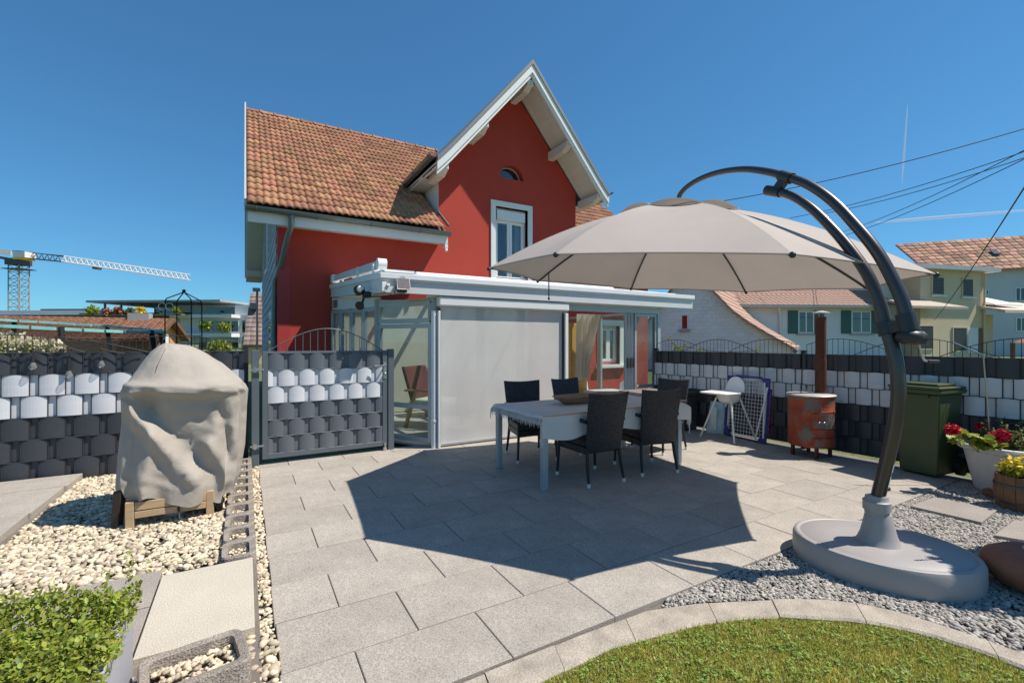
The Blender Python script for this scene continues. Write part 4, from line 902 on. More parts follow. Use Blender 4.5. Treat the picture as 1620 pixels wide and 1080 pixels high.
def cloth():
    nx, ny = 110, 70; x0, x1, y0, y1 = TX0-.035, TX1+.17, TY0-.22, TY1+.10; vs = []; att = []
    for j in range(ny+1):
        for i in range(nx+1):
            u, v = i/nx, j/ny; x, y = x0+(x1-x0)*u, y0+(y1-y0)*v
            ox = max(TX0-x, 0, x-TX1); oy = max(TY0-y, 0, y-TY1); sx = -1 if x < TX0 else 1; sy = -1 if y < TY0 else 1
            z = TH+.006+.0018*math.sin(x*9+y*4)+.0015*math.sin(y*13-x*3); X, Y = min(max(x, TX0), TX1), min(max(y, TY0), TY1)
            d = math.hypot(ox, oy)
            if d > 0:
                fl = .012+.016*(1+math.sin(x*15+math.sin(x*4)*2+1.2))*(oy > 0)+.016*(1+math.sin(y*17))*(ox > 0)*(oy == 0)
                z -= max(0, d-.008)*(1-.14*math.sin(x*6.3+.4) if oy > ox else 1); k = min(1, d/.06)
                if oy > 0: Y += sy*(fl*k)
                if ox > 0: X += sx*(.012+fl)*k
                if ox > 0 and oy > 0: X += sx*.02*k*min(ox, oy)/.1; Y += sy*.02*k
            vs.append((X, Y, z)); att.append(v)
    m = MB(); m.add(vs, [(j*(nx+1)+i, j*(nx+1)+i+1, (j+1)*(nx+1)+i+1, (j+1)*(nx+1)+i) for j in range(ny) for i in range(nx)])
    t = thing('tablecloth', 'pale striped fringed cloth spread on the garden table', 'tablecloth', (3.34, 4.02, .7))
    c = m.build('cloth', 'tablecloth', t, smooth=True); a = c.data.attributes.new('cloth_v', 'FLOAT', 'POINT'); a.data.foreach_set('value', att)
    fr = MB()
    for side in (0, 1):
        for j in range(0, ny+1, 1):
            i = 0 if side == 0 else nx; p = Vector(vs[j*(nx+1)+i]); ln = random.uniform(.07, .10); sx = -1 if side == 0 else 1
            if side == 0 and random.random() < .06: continue
            fr.tube([p, p+Vector((sx*.006, random.uniform(-.004, .004), -ln*.4)), p+Vector((sx*.004+random.uniform(-.008, .008), random.uniform(-.01, .01), -ln))], [.0028, .0032, .0022], 4)
    o = fr.build('fringe', 'tablecloth', t); o['kind'] = 'stuff'
cloth()
mat('bowl_wood', (.24, .12, .07), .6, .3, 6, streak=(1, 8, 3), col2=(.48, .29, .18))
def tray(m):
    c = Vector((3.36, 4.10)); L, Wd, H = .45, .15, .085; n = 40; rings = []
    def ring(l, w, z, e=3.2): return [(c.x+l*abs(math.cos(a))**(2/e)*math.copysign(1, math.cos(a)), c.y+w*abs(math.sin(a))**(2/e)*math.copysign(1, math.sin(a)), TH+.010+z) for a in np.arange(n)*2*math.pi/n]
    R_ = [ring(L*.70, Wd*.55, 0), ring(L*.86, Wd*.8, H*.5), ring(L, Wd, H), ring(L*.955, Wd*.86, H*1.0), ring(L*.8, Wd*.66, H*.45), ring(L*.64, Wd*.42, .022)]
    m.add([p for r in R_ for p in r], [(k*n+i, k*n+(i+1) % n, (k+1)*n+(i+1) % n, (k+1)*n+i) for k in range(5) for i in range(n)]+[tuple(range(n-1, -1, -1)), tuple(5*n+i for i in range(n))])
m = MB(); tray(m); tag(m.build('wooden_bowl', 'bowl_wood', smooth=True), 'long rustic wooden bowl lying on the tablecloth', 'bowl')
# ================================================================ PARASOL
sheer('canopy_cloth', (.47, .41, .37), 1.0, .19); mat('mast_paint', (.085, .072, .068), .32, .06, 3, metal=.6, coat=.15)
mat('dark_joint', (.03, .032, .036), .45, .05, 3); mat('base_plastic', (.33, .305, .295), .5, .05, 2, bump=.08, bscale=150); mat('sticker', (.62, .70, .68), .5, .1, 30); mat('crank_steel', (.5, .5, .5), .35, metal=.8)
pc = Vector((3.693, 3.102, 0)); RIMZ = 2.021; PR = 1.871; GA = (-.016, .08); PA = 2.608
par = thing('parasol', 'large taupe cantilever parasol with curved dark mast and oval grey base', 'parasol', (3.41, 1.31, -.01))
pb = Vector((3.41, 1.31, 0)); uu = (pc-pb).normalized()
def cz(x, y): return GA[0]*(x-pc.x)+GA[1]*(y-pc.y)
NP = 8
def can_pt(ang_i, t, rr):
    """panel ang_i, t across the panel 0..1, rr radius fraction"""
    a0 = PA+ang_i*math.pi/4; a1 = a0+math.pi/4
    p = Vector((math.cos(a0), math.sin(a0))).lerp(Vector((math.cos(a1), math.sin(a1))), t)*rr*PR
    e = 4*t*(1-t)
    h = .69*(1-rr**1.75)-.05*e*rr*(1-rr)*2
    pull = 1-.010*e*rr**3
    x, y = pc.x+p.x*pull, pc.y+p.y*pull
    return Vector((x, y, RIMZ+h+cz(x, y)+.012*e*rr**4))
def canopy(m, r0, r1, dz, nr=12):
    for k in range(NP):
        n = 10; vs = [can_pt(k, i/n, r0+(r1-r0)*j/nr)+Vector((0, 0, dz)) for j in range(nr+1) for i in range(n+1)]
        m.add(vs, [(j*(n+1)+i, (j+1)*(n+1)+i, (j+1)*(n+1)+i+1, j*(n+1)+i+1) for j in range(nr) for i in range(n)])
cn = part('canopy', 'canopy_cloth', par, lambda m: canopy(m, .255, 1, 0), smooth=True)
def vent(m):
    for k in range(NP):
        n = 10; vs = []
        for j in range(5):
            rr = .02+.285*j/4
            for i in range(n+1):
                p = can_pt(k, i/n, rr); e = 4*(i/n)*(1-i/n); vs.append(p+Vector((0, 0, .010+.055*e*(rr/.285)**3)))
        m.add(vs, [(j*(n+1)+i, (j+1)*(n+1)+i, (j+1)*(n+1)+i+1, j*(n+1)+i+1) for j in range(4) for i in range(n)])
part('vent_cap', 'canopy_cloth', cn, vent, smooth=True)
def hem(m):
    for k in range(NP): m.tube([can_pt(k, i/12, 1.0)+Vector((0, 0, -.004)) for i in range(13)], .006, 5)
part('hem', 'canopy_cloth', cn, hem)
for k in range(NP):
    part('rib', 'dark_joint', par, lambda m: m.tube([can_pt(k, 0, r)+Vector((0, 0, -.02)) for r in np.linspace(.03, .985, 14)], .011, 6), smooth=True)
    part('rib_tip', 'dark_joint', par, lambda m: m.sphere(can_pt(k, 0, 1.0)+Vector((0, 0, -.008)), .02, 8, 6), smooth=True)
apex = can_pt(0, 0, 0)
part('hub', 'dark_joint', par, lambda m: m.lathe([(.05, -.22), (.075, -.18), (.075, -.06), (.03, -.03), (.03, .06)], apex, 14), smooth=True)
def mp_(s, z): return Vector((pb.x+uu.x*s, pb.y+uu.y*s, z))
def spline(P, n=6):
    P = [Vector((p[0], p[1], 0)) for p in P]; out = []
    for i in range(len(P)-1):
        p0, p1, p2, p3 = P[max(i-1, 0)], P[i], P[i+1], P[min(i+2, len(P)-1)]
        for t in np.linspace(0, 1, n, endpoint=False):
            out.append(.5*((2*p1)+(p2-p0)*t+(2*p0-5*p1+4*p2-p3)*t*t+(3*p1-p0-3*p2+p3)*t**3))
    return out+[P[-1]]
mast = spline([(.04, .30), (.032, .411), (.007, .537), (-.028, .701), (-.059, .862), (-.079, 1.017), (-.082, 1.132), (-.072, 1.265), (-.042, 1.398), (-.012, 1.50)])
part('mast', 'mast_paint', par, lambda m: m.tube([mp_(p.x, p.y) for p in mast], .038, 16), smooth=True)
low = spline([(-.012, 1.49), (.025, 1.65), (.09, 1.824), (.195, 2.001), (.325, 2.182), (.468, 2.352), (.625, 2.486), (.80, 2.575)])
part('lower_arm', 'mast_paint', par, lambda m: m.tube([mp_(p.x, p.y) for p in low], [.037-.008*i/len(low) for i in range(len(low))], 16), smooth=True)
up = spline([(-.135, 1.50), (-.102, 1.64), (-.038, 1.807), (.043, 1.972), (.168, 2.160), (.312, 2.352), (.475, 2.512), (.647, 2.629), (.837, 2.737), (1.047, 2.826), (1.282, 2.885), (1.505, 2.905), (1.69, 2.885), (1.79, 2.84), (1.81, 2.79)])
rad = [.036]*len(up)
for i in range(len(up)):
    s_ = up[i].x
    rad[i] = float(np.interp(s_, [-.13, .2, .6, 1.1, 1.8], [.036, .034, .031, .025, .022]))
part('upper_arm', 'mast_paint', par, lambda m: m.tube([mp_(p.x, p.y) for p in up], rad, 16), smooth=True)
side = Vector((uu.y, -uu.x, 0))
part('clamp', 'dark_joint', par, lambda m: [m.tube([mp_(-.03, 1.44), mp_(-.008, 1.52)], .050, 16), m.tube([mp_(-.142, 1.455), mp_(-.118, 1.56)], .05, 16), m.beam(mp_(-.02, 1.475), mp_(-.135, 1.50), .075, .07)], smooth=True)
part('clamp', 'dark_joint', par, lambda m: [m.tube([mp_(.61, 2.604), mp_(.70, 2.66)], .041, 16), m.tube([mp_(.70, 2.53), mp_(.82, 2.584)], .039, 16), m.beam(mp_(.655, 2.63), mp_(.735, 2.55), .05, .06)], smooth=True)
part('joint_ball', 'dark_joint', par, lambda m: m.tube([mp_(1.81, 2.80), mp_(1.813, 2.705)], .03, 12).sphere(mp_(1.812, 2.765), .045, 12, 8), smooth=True)
part('crank_housing', 'dark_joint', par, lambda m: m.sphere(mp_(-.14, 1.425)+side*0, .06, 14, 10, (1.15, 1.15, .8)).tube([mp_(-.14, 1.42)+side*.03, mp_(-.14, 1.42)+side*.10], .042, 12), smooth=True)
cr = mp_(-.14, 1.42)+side*.075
part('crank', 'crank_steel', par, lambda m: m.tube([cr, cr+Vector((.02, -.01, -.10)), cr+Vector((.045, -.02, -.135)), cr+Vector((.06, -.03, -.14))], .007, 8), smooth=True)
part('crank_handle', 'dark_joint', par, lambda m: m.tube([cr+Vector((.055, -.03, -.14)), cr+Vector((.115, -.06, -.142))], .011, 8), smooth=True)
# mast foot
part('sleeve', 'base_plastic', par, lambda m: m.lathe([(.118, .148), (.112, .155), (.094, .20), (.080, .26), (.068, .325), (.066, .33)], (pb.x+.012, pb.y+.03, 0), 32), smooth=True)
part('collar', 'base_plastic', par, lambda m: m.lathe([(.060, .325), (.064, .33), (.062, .345), (.073, .35), (.073, .405), (.066, .41), (.062, .415), (.058, .44), (.046, .442)], (mp_(.036, 0).x, mp_(.036, 0).y, 0), 28), smooth=True)
part('knob', 'dark_joint', par, lambda m: m.tube([mp_(.03, .47), mp_(.03, .47)+side*.085], .008, 8).tube([mp_(.03, .47)+side*.078, mp_(.03, .47)+side*.10], .016, 10), smooth=True)
for j, (z, hgt) in enumerate(((.60, .05), (.545, .025), (.50, .055))):
    s_ = float(np.interp(z, [p.y for p in mast], [p.x for p in mast])); c = mp_(s_, z); n = 7; vs = []
    dv = Vector((-CF.x*.35+CR.x*.75, -CF.y*.35+CR.y*.75, 0)); a0 = math.atan2(dv.y, dv.x)
    for zz in (0, hgt):
        s2 = float(np.interp(z+zz, [p.y for p in mast], [p.x for p in mast])); c2 = mp_(s2, z+zz)
        vs += [(c2.x+.0395*math.cos(a0+(i/n-.5)*1.5), c2.y+.0395*math.sin(a0+(i/n-.5)*1.5), z+zz) for i in range(n+1)]
    part('sticker', 'sticker', par, lambda m: m.add(vs, [(i, i+1, n+2+i, n+1+i) for i in range(n)]))
bc = Vector((3.445, 1.335))
def oval(l, w, z, n=56, rot=math.radians(-62)):
    out = []
    for i in range(n):
        a = 2*math.pi*i/n; x, y = l*math.cos(a), w*math.sin(a)
        out.append((bc.x+x*math.cos(rot)-y*math.sin(rot), bc.y+x*math.sin(rot)+y*math.cos(rot), z))
    return out
def basemesh(m):
    L, Wd = .475, .385; rings = [oval(L*.985, Wd*.985, -.012), oval(L, Wd, .03), oval(L*.995, Wd*.995, .12), oval(L*.975, Wd*.972, .140), oval(L*.945, Wd*.935, .146), oval(L*.925, Wd*.905, .1445), oval(L*.915, Wd*.89, .139), oval(L*.905, Wd*.88, .139), oval(L*.89, Wd*.86, .145), oval(L*.5, Wd*.5, .149), oval(L*.1, Wd*.1, .150)]
    n = 56; m.add([p for r in rings for p in r], [(k*n+i, k*n+(i+1) % n, (k+1)*n+(i+1) % n, (k+1)*n+i) for k in range(len(rings)-1) for i in range(n)]+[tuple(range(n-1, -1, -1)), tuple((len(rings)-1)*n+i for i in range(n))])
part('base', 'base_plastic', par, basemesh, smooth=True)
# strap hanging from a rib
e = can_pt(7, 0, .90)
part('strap', 'dark_joint', par, lambda m: m.beam(e+Vector((0, 0, -.02)), e+Vector((.0, -.0, -.33)), .014, .004).beam(e+Vector((0, 0, -.33)), e+Vector((0, 0, -.36)), .02, .012))

# faint moulded lettering band on the base
lt0 = G(1447, 886, .1485); lt1 = G(1492, 884, .1485); sq_ = []
for i in range(61):
    t = i/60; p = lt0.lerp(lt1, t); d = (lt1-lt0).normalized(); n_ = Vector((-d.y, d.x, 0)); sq_.append(Vector((p.x, p.y, .150))+n_*(.006*math.sin(t*52)*(.6+.4*math.sin(t*9))))
part('lettering', 'dark_joint', par, lambda m: m.tube(sq_, .0016, 4))
# ================================================================ COVERED GRILL ON A CART
mat('cover_cloth', (.37, .33, .285), .8, .07, 3, bump=.75, bscale=13, trans=.04)
mat('pallet', (.44, .31, .18), .75, .15, 4, streak=(1, 8, 8)); mat('tarred', (.035, .022, .016), .7, .2, 5); mat('rubber', (.018, .018, .018), .75); mat('cream_pot', (.6, .57, .48), .5)
gc = thing('grill_cover', 'wrinkled taupe weather cover hanging over a barbecue grill', 'grill cover', (-.42, 4.52, .2))
def cover():
    T = [(.0, -.77, -.10, 4.19, 4.80), (.10, -.815, -.055, 4.19, 4.84), (.30, -.81, -.015, 4.22, 4.86), (.52, -.80, .005, 4.245, 4.86), (.655, -.79, .015, 4.225, 4.86), (.685, -.79, .0, 4.165, 4.86), (.73, -.785, -.03, 4.16, 4.86), (.77, -.765, -.075, 4.24, 4.85), (.86, -.70, -.17, 4.32, 4.82), (.93, -.645, -.28, 4.39, 4.77), (.98, -.59, -.41, 4.47, 4.70), (1.0, -.55, -.52, 4.53, 4.60)]
    T = np.array(T); n, k = 150, 80; vs = []
    folds = [((-.77, .98), (-.35, .38), .055, -.095), ((-.62, .90), (-.25, .40), .075, .06), ((-.10, .95), (-.05, .30), .03, -.03), ((-.19, .93), (-.09, .45), .03, .035), ((-.24, .62), (-.12, .30), .04, -.045), ((-.60, .72), (-.64, .24), .022, -.012), ((-.22, .45), (-.20, .2), .05, .025)]
    for j in range(k+1):
        t = j/k; row = [np.interp(t, T[:, 0], T[:, c]) for c in range(1, 5)]; xl, xr, yf, yb = row
        ex = 3.4 if t < .74 else 2.3
        for i in range(n):
            a = 2*math.pi*i/n; ca, sa_ = math.cos(a), math.sin(a)
            cx, cy = (xl+xr)/2, (yf+yb)/2; x = cx+(xr-xl)/2*math.copysign(abs(ca)**(2/ex), ca); y = cy+(yb-yf)/2*math.copysign(abs(sa_)**(2/ex), sa_)
            hem = .215+.035*math.sin(x*9+1)-.10*max(0, (x+.45))*1.0+.018*math.sin(a*9)
            z = hem+(1.388-hem)*t
            front = max(0, -sa_)**.5 if sa_ < 0 else 0
            for (p, q, w, amp) in folds:
                dx, dz = q[0]-p[0], q[1]-p[1]; u = max(0, min(1, ((x-p[0])*dx+(z-p[1])*dz)/(dx*dx+dz*dz))); d = math.hypot(x-p[0]-dx*u, z-p[1]-dz*u)
                y += front*amp*max(0, 1-d/(w*1.7))**1.2*(1-.3*u)
            fr_ = max(0, 1-t/.7)
            pl_ = .25 if t > .7 else 1
            x += .010*pl_*math.cos(a)*math.sin(a*13+z*6)*(1+fr_); y += .011*pl_*math.sin(a)*math.sin(a*11-z*5)*(1+1.4*fr_)
            cr = .0025*math.sin(38*x+21*z+3*math.sin(17*z))+.002*math.sin(-29*x+47*z+2*math.sin(23*x))
            y += front*cr*(1 if .3 < z < .95 else .4); z += .006*math.sin(x*21+y*13)*(t > .7)
            vs.append((x, y, z))
    m = MB(); m.add(vs, [(j*n+i, j*n+(i+1) % n, (j+1)*n+(i+1) % n, (j+1)*n+i) for j in range(k) for i in range(n)]+[tuple(k*n+i for i in range(n))])
    o = m.build('cover', 'cover_cloth', gc); o.data.polygons.foreach_set('use_smooth', [True]*len(o.data.polygons))
cover()
part('seam', 'dark_plastic', gc, lambda m: m.tube([(-.535, 4.43, 1.345), (-.57, 4.325, 1.22), (-.60, 4.255, 1.08)], .0022, 4))
part('strap', 'dark_plastic', gc, lambda m: m.tube([(-.40, 4.24, .25), (-.43, 4.2, .16), (-.42, 4.17, .09), (-.37, 4.16, .075)], .008, 6).tube([(-.33, 4.24, .25), (-.34, 4.22, .15), (-.34, 4.2, .08)], .006, 6))
ct = thing('grill_cart', 'weathered wooden cart of pallet boards under the covered grill', 'cart', (-.45, 4.5, LZ))
for (x, y) in ((-.715, 4.20), (-.715, 4.74), (-.235, 4.22), (-.235, 4.74)): part('leg', 'pallet', ct, lambda m: m.box(x-.025, x+.025, y, y+.05, LZ-.01, .25), bevel=.003)
part('board', 'pallet', ct, lambda m: m.box(-.688, -.262, 4.205, 4.228, .185, .245), bevel=.003)
part('board', 'pallet', ct, lambda m: m.box(-.688, -.262, 4.205, 4.228, .13, .178), bevel=.003)
part('board', 'pallet', ct, lambda m: m.box(-.74, -.21, 4.255, 4.74, .251, .272), bevel=.003, label='cart floor board')
part('wheel', 'rubber', ct, lambda m: m.tube([(-.195, 4.33, LZ+.09), (-.155, 4.33, LZ+.09)], .09, 20), smooth=True)
part('post', 'tarred', ct, lambda m: [m.beam((-.80, 4.27, LZ-.01), (-.785, 4.30, .32), .05, .05)], label='dark tarred timber at the left cart end')
m = MB(); m.lathe([(.085, 0), (.1, .06), (.105, .10), (.095, .10), (.09, .02)], (-.47, 4.42, LZ+.01), 24); tag(m.build('flower_pot', 'cream_pot', smooth=True), 'cream bowl standing under the grill cart', 'pot')
# ================================================================ PLANTER WITH A LOW HEDGE
mat('trough_grey', (.34, .34, .37), .8, .14, 3, streak=(1, 1, .35), bump=.2, bscale=30)
mat('leaf_box', (.27, .32, .045), .5, .2, 5, isl=.5, hue=.03, trans=.4); mat('twig', (.10, .06, .03), .8)
mat('leaf_pale', (.20, .21, .08), .55, .2, 5, isl=.4, hue=.03, trans=.35); mat('leaf_yellow', (.30, .34, .04), .5, .2, 5, isl=.35, trans=.35); mat('petal_red', (.62, .012, .05), .6, .15, 8, isl=.3, trans=.2); mat('petal_yellow', (.75, .55, .02), .6, .15, 8, isl=.2, trans=.2)
mat('leaf_tree', (.05, .085, .018), .5, .2, 3, isl=.5, hue=.02, trans=.3); mat('cream_bloom', (.55, .50, .34), .8, .1, 5, isl=.25, trans=.25)
LEAF = ([(0, 0, 0), (.32, .35, .06), (.30, .7, .04), (0, 1, -.05), (-.30, .7, .04), (-.32, .35, .06)], [(0, 1, 2, 3), (0, 3, 4, 5)])
def leaves(name, mat_, parent, pts, size, tilt=.9, w=1.0):
    n = len(pts); s = size*RNG.uniform(.6, 1.3, n)
    o = scatter(name, LEAF[0], LEAF[1], np.array(pts), rots(n, tilt, RNG.uniform(0, 6.28, n)), np.column_stack([s*w, s, s]), mat_, parent); o['kind'] = 'stuff'; return o
E0 = Vector((-.425, 2.33)); rot_p = 0
pl = thing('planter', 'grey trough planter with a clipped green hedge shrub at the bottom left corner', 'planter', (-.8, 2.0, 0))
def trough_box(m):
    x0, x1, y0, y1, z = -1.35, -.385, 1.35, 2.33, .36
    m.box(x1-.035, x1, y0, y1, 0, z).box(x0, x0+.035, y0, y1, 0, z).box(x0+.035, x1-.035, y1-.035, y1, 0, z).box(x0+.035, x1-.035, y0, y0+.035, 0, z)
part('trough', 'trough_grey', pl, trough_box, bevel=.004)
part('soil', 'soil', pl, lambda m: m.box(-1.31, -.425, 1.39, 2.29, .05, .37))
n = 26000; u = RNG.uniform(size=(n, 3)); X = -1.36+1.0*u[:, 0]; Y = 1.36+1.0*u[:, 1]
bump = .055*np.sin(X*14+2*np.sin(Y*9))*np.cos(Y*12)+.03*np.sin(X*31)*np.cos(Y*27)
edge = np.clip(np.minimum(-.37-X, 2.36-Y)/.09, 0, 1)
Ztop = .415+.065*np.sqrt(edge)+bump*.8; Z = .35+(Ztop-.35)*np.power(u[:, 2], .45)
leaves('hedge', 'leaf_box', pl, np.column_stack([X, Y, Z]), .019, .85, .85)
sp_ = []
for i in range(170):
    x, y = random.uniform(-1.3, -.40), random.uniform(1.4, 2.34); hgt = random.uniform(.04, .10); dx, dy = random.uniform(-.03, .04), random.uniform(-.03, .04)
    for k in range(11): sp_.append((x+dx*k/10, y+dy*k/10, .42+hgt*k/10))
for i in range(4):
    x, y = (-.40, 2.31)
    for k in range(12): sp_.append((x+.008*k*(i == 0)+random.uniform(-.01, .01), y+.004*k, .42+.009*k+.01*i))
leaves('shoot', 'leaf_box', pl, sp_, .019, .7)
# ================================================================ DRUM STOVE
def rusty(name, c1, c2, c3):
    m = mat(name, c1, .75, .2, 5, col2=c2, bump=.4, bscale=40, metal=.1); n = m.node_tree.nodes; l = m.node_tree.links; b = n['Principled BSDF']; src = b.inputs['Base Color'].links[0].from_socket
    tc = n.new('ShaderNodeTexCoord'); nz = n.new('ShaderNodeTexNoise'); nz.inputs['Scale'].default_value = 4.5; nz.inputs['Detail'].default_value = 9; nz.inputs['Roughness'].default_value = .7; l.new(tc.outputs['Object'], nz.inputs[0])
    rp = n.new('ShaderNodeValToRGB'); rp.color_ramp.elements[0].position = .5; rp.color_ramp.elements[1].position = .56; l.new(nz.outputs['Fac'], rp.inputs[0])
    mx = n.new('ShaderNodeMix'); mx.data_type = 'RGBA'; l.new(rp.outputs[0], mx.inputs[0]); l.new(src, mx.inputs[6]); mx.inputs[7].default_value = (*c3, 1); l.new(mx.outputs[2], b.inputs['Base Color'])
rusty('drum_rust', (.20, .035, .02), (.42, .09, .03), (.15, .135, .125)); rusty('flue_rust', (.085, .025, .014), (.14, .04, .02), (.075, .022, .013)); mat('lid_tin', (.46, .42, .38), .5, .15, 6, metal=.3)
dc = Vector((6.03, 3.06)); ds = thing('drum_stove', 'rusty red oil drum stove with tall flue standing on the patio', 'stove', (dc.x, dc.y, 0))
part('drum', 'drum_rust', ds, lambda m: m.lathe([(.235, .13), (.245, .14), (.245, .34), (.251, .35), (.245, .36), (.246, .55), (.252, .56), (.246, .57), (.248, .715), (.254, .725), (.245, .735)], (dc.x, dc.y, 0), 36), smooth=True)
part('lid', 'lid_tin', ds, lambda m: m.lathe([(.262, .735), (.265, .748), (.255, .757), (.10, .762)], (dc.x, dc.y, 0), 36), smooth=True)
part('lid_handle', 'steel', ds, lambda m: m.tube([(dc.x-.03, dc.y+.05+.055*math.cos(a), .762+.035*math.sin(a)) for a in np.linspace(0, math.pi, 9)], .007, 6), smooth=True)
for a in (.6, 2.4, 3.9, 5.4): part('leg', 'flue_rust', ds, lambda m: m.beam((dc.x+.2*math.cos(a), dc.y+.2*math.sin(a), 0), (dc.x+.2*math.cos(a), dc.y+.2*math.sin(a), .16), .045, .03), bevel=.002)
dd = Vector((-CR.y*0-CF.x, -CF.y)).normalized(); da = math.atan2(dd.y, dd.x)
def dplate(m, a0, a1, z0, z1, r):
    n = 8; m.add([(dc.x+r*math.cos(a0+(a1-a0)*i/n), dc.y+r*math.sin(a0+(a1-a0)*i/n), z) for z in (z0, z1) for i in range(n+1)]+[(dc.x+(r-.012)*math.cos(a0+(a1-a0)*i/n), dc.y+(r-.012)*math.sin(a0+(a1-a0)*i/n), z) for z in (z0, z1) for i in range(n+1)],
        [(i, i+1, n+2+i, n+1+i) for i in range(n)]+[(n+1+i, n+2+i, 3*n+4+i, 3*n+3+i) for i in range(n)]+[(0, n+1, 3*n+3, 2*n+2), (n, 3*n+2-0, 4*n+3, 2*n+1)])
part('door', 'drum_rust', ds, lambda m: dplate(m, da-.55, da+.55, .37, .54, .262)); part('ash_door', 'drum_rust', ds, lambda m: dplate(m, da-.5, da+.6, .16, .25, .262))
for k in (-.25, -.05): part('vent_knob', 'steel', ds, lambda m: m.sphere((dc.x+.262*math.cos(da+k), dc.y+.262*math.sin(da+k), .44), .014, 8, 6), smooth=True)
part('side_handle', 'steel', ds, lambda m: m.tube([(dc.x+.24*.6, dc.y-.24*.8, .69), (dc.x+.33*.6, dc.y-.33*.8, .69)], .012, 8), smooth=True)
fx, fy = 6.16, 3.01
part('flue', 'flue_rust', ds, lambda m: m.tube([(fx, fy, .755), (fx, fy, 1.18), (fx, fy, 1.181), (fx, fy, 1.70)], [.063, .063, .059, .059], 20), smooth=True)
part('flue_cap', 'lid_tin', ds, lambda m: m.lathe([(.098, 1.745), (.096, 1.752), (.02, 1.778)], (fx, fy, 0), 20).tube([(fx+.045, fy, 1.69), (fx+.045, fy, 1.75)], .006, 4).tube([(fx-.045, fy, 1.69), (fx-.045, fy, 1.75)], .006, 4))
# ================================================================ GREEN WHEELED BIN
mat('bin_green', (.055, .075, .028), .45, .12, 3, bump=.05, bscale=80)
bn = thing('wheeled_bin', 'dark green wheeled refuse bin against the strip fence', 'bin', (6.30, 2.02, 0), math.pi/2+.06, local=True)   # local -y faces the patio... front is +y turned
bn.rotation_euler = (0, 0, -math.pi/2-.13)
def binbody(m):
    a = [(-.165, -.20), (.165, -.20), (.165, .15), (-.165, .15)]; b = [(-.205, -.235), (.205, -.235), (.205, .20), (-.205, .20)]
    m.add([(x, y, .02) for x, y in a]+[(x, y, .86) for x, y in b], [(3, 2, 1, 0), (4, 5, 6, 7)]+[(i, (i+1) % 4, 4+(i+1) % 4, 4+i) for i in range(4)])
part('body', 'bin_green', bn, binbody, bevel=.02); part('rim', 'bin_green', bn, lambda m: m.box(-.23, .23, -.27, .225, .862, .905), bevel=.01)
part('lid', 'bin_green', bn, lambda m: m.box(-.235, .235, -.285, .20, .907, .935).box(-.18, .18, -.2, .12, .936, .962), bevel=.012)
part('hinge_bar', 'bin_green', bn, lambda m: m.tube([(-.2, .245, .90), (.2, .245, .90)], .018, 8).box(-.2, -.15, .19, .25, .87, .92).box(.15, .2, .19, .25, .87, .92), smooth=True)
for s in (-.11, 0.11): part('lug', 'bin_green', bn, lambda m: m.prism([(s-.008, -.24, .86), (s-.008, -.27, .86), (s-.008, -.222, .80)], (.016, 0, 0)))
for s in (-1, 1): w = part('wheel', 'rubber', bn, lambda m: m.tube([(s*.165, .19, .09), (s*.215, .19, .09)], .09, 20), smooth=True); part('hub_cap', 'bin_green', w, lambda m: m.tube([(s*.216, .19, .09), (s*.22, .19, .09)], .05, 14))
# ================================================================ HIGHCHAIR
hc_ = thing('highchair', 'white plastic highchair with tray standing by the fence', 'highchair', (6.03, 4.2, 0), 0, local=True); hc_.rotation_euler = (0, 0, math.radians(40))
feet = [G(1108, 690), G(1162, 702), G(1196, 695), G(1146, 684)]; inv = hc_.matrix_basis.copy(); hc_.location = (sum(f.x for f in feet)/4, sum(f.y for f in feet)/4, 0)
Rinv = Matrix.Rotation(-math.radians(40), 3, 'Z'); lf = [Rinv @ (Vector((f.x, f.y, 0))-Vector(hc_.location)) for f in feet]
cen = Vector((0, 0, 0))
for f in lf: part('leg', 'white_plastic', hc_, lambda m: m.tube([(f.x, f.y, 0), (f.x*.42, f.y*.42, .585)], .0125, 8), smooth=True)
ld = (lf[0]-cen).normalized()
# seat opens toward the veranda: front direction = towards the first/second foot
fd = (Rinv @ (CR*-.8-CF*.45)).normalized(); sd = Vector((-fd.y, fd.x, 0))
def HC(a, b, z): v = fd*a+sd*b; return (v.x, v.y, z)
def hseat(m):
    n = 12; pr = []
    for (a0, w, z) in ((.0, .06, .50), (.0, .13, .53), (0, .16, .60), (0, .185, .665), (0, .195, .675), (0, .175, .672), (0, .13, .58), (0, .06, .545)):
        pr.append([HC(a0+w*.95*math.cos(2*math.pi*i/n), w*math.sin(2*math.pi*i/n), z) for i in range(n)])
    m.add([p for r in pr for p in r], [(k*n+i, k*n+(i+1) % n, (k+1)*n+(i+1) % n, (k+1)*n+i) for k in range(len(pr)-1) for i in range(n)]+[tuple(range(n-1, -1, -1)), tuple((len(pr)-1)*n+i for i in range(n))])
part('seat_shell', 'white_plastic', hc_, hseat, smooth=True)
part('backrest', 'white_plastic', hc_, lambda m: m.prism([HC(-.13, -.155, .66)]+[HC(-.155-.02*math.sin(a), -.15*math.cos(a), .72+.165*math.sin(a)) for a in np.linspace(0, math.pi, 13)]+[HC(-.13, .155, .66)], [-.02*c for c in fd]), bevel=.008)
part('tray', 'white_plastic', hc_, lambda m: m.prism([HC(.05, -.23, .655), HC(.36, -.21, .655), HC(.39, -.15, .655), HC(.39, .15, .655), HC(.36, .21, .655), HC(.05, .23, .655)], (0, 0, .022)), bevel=.008)
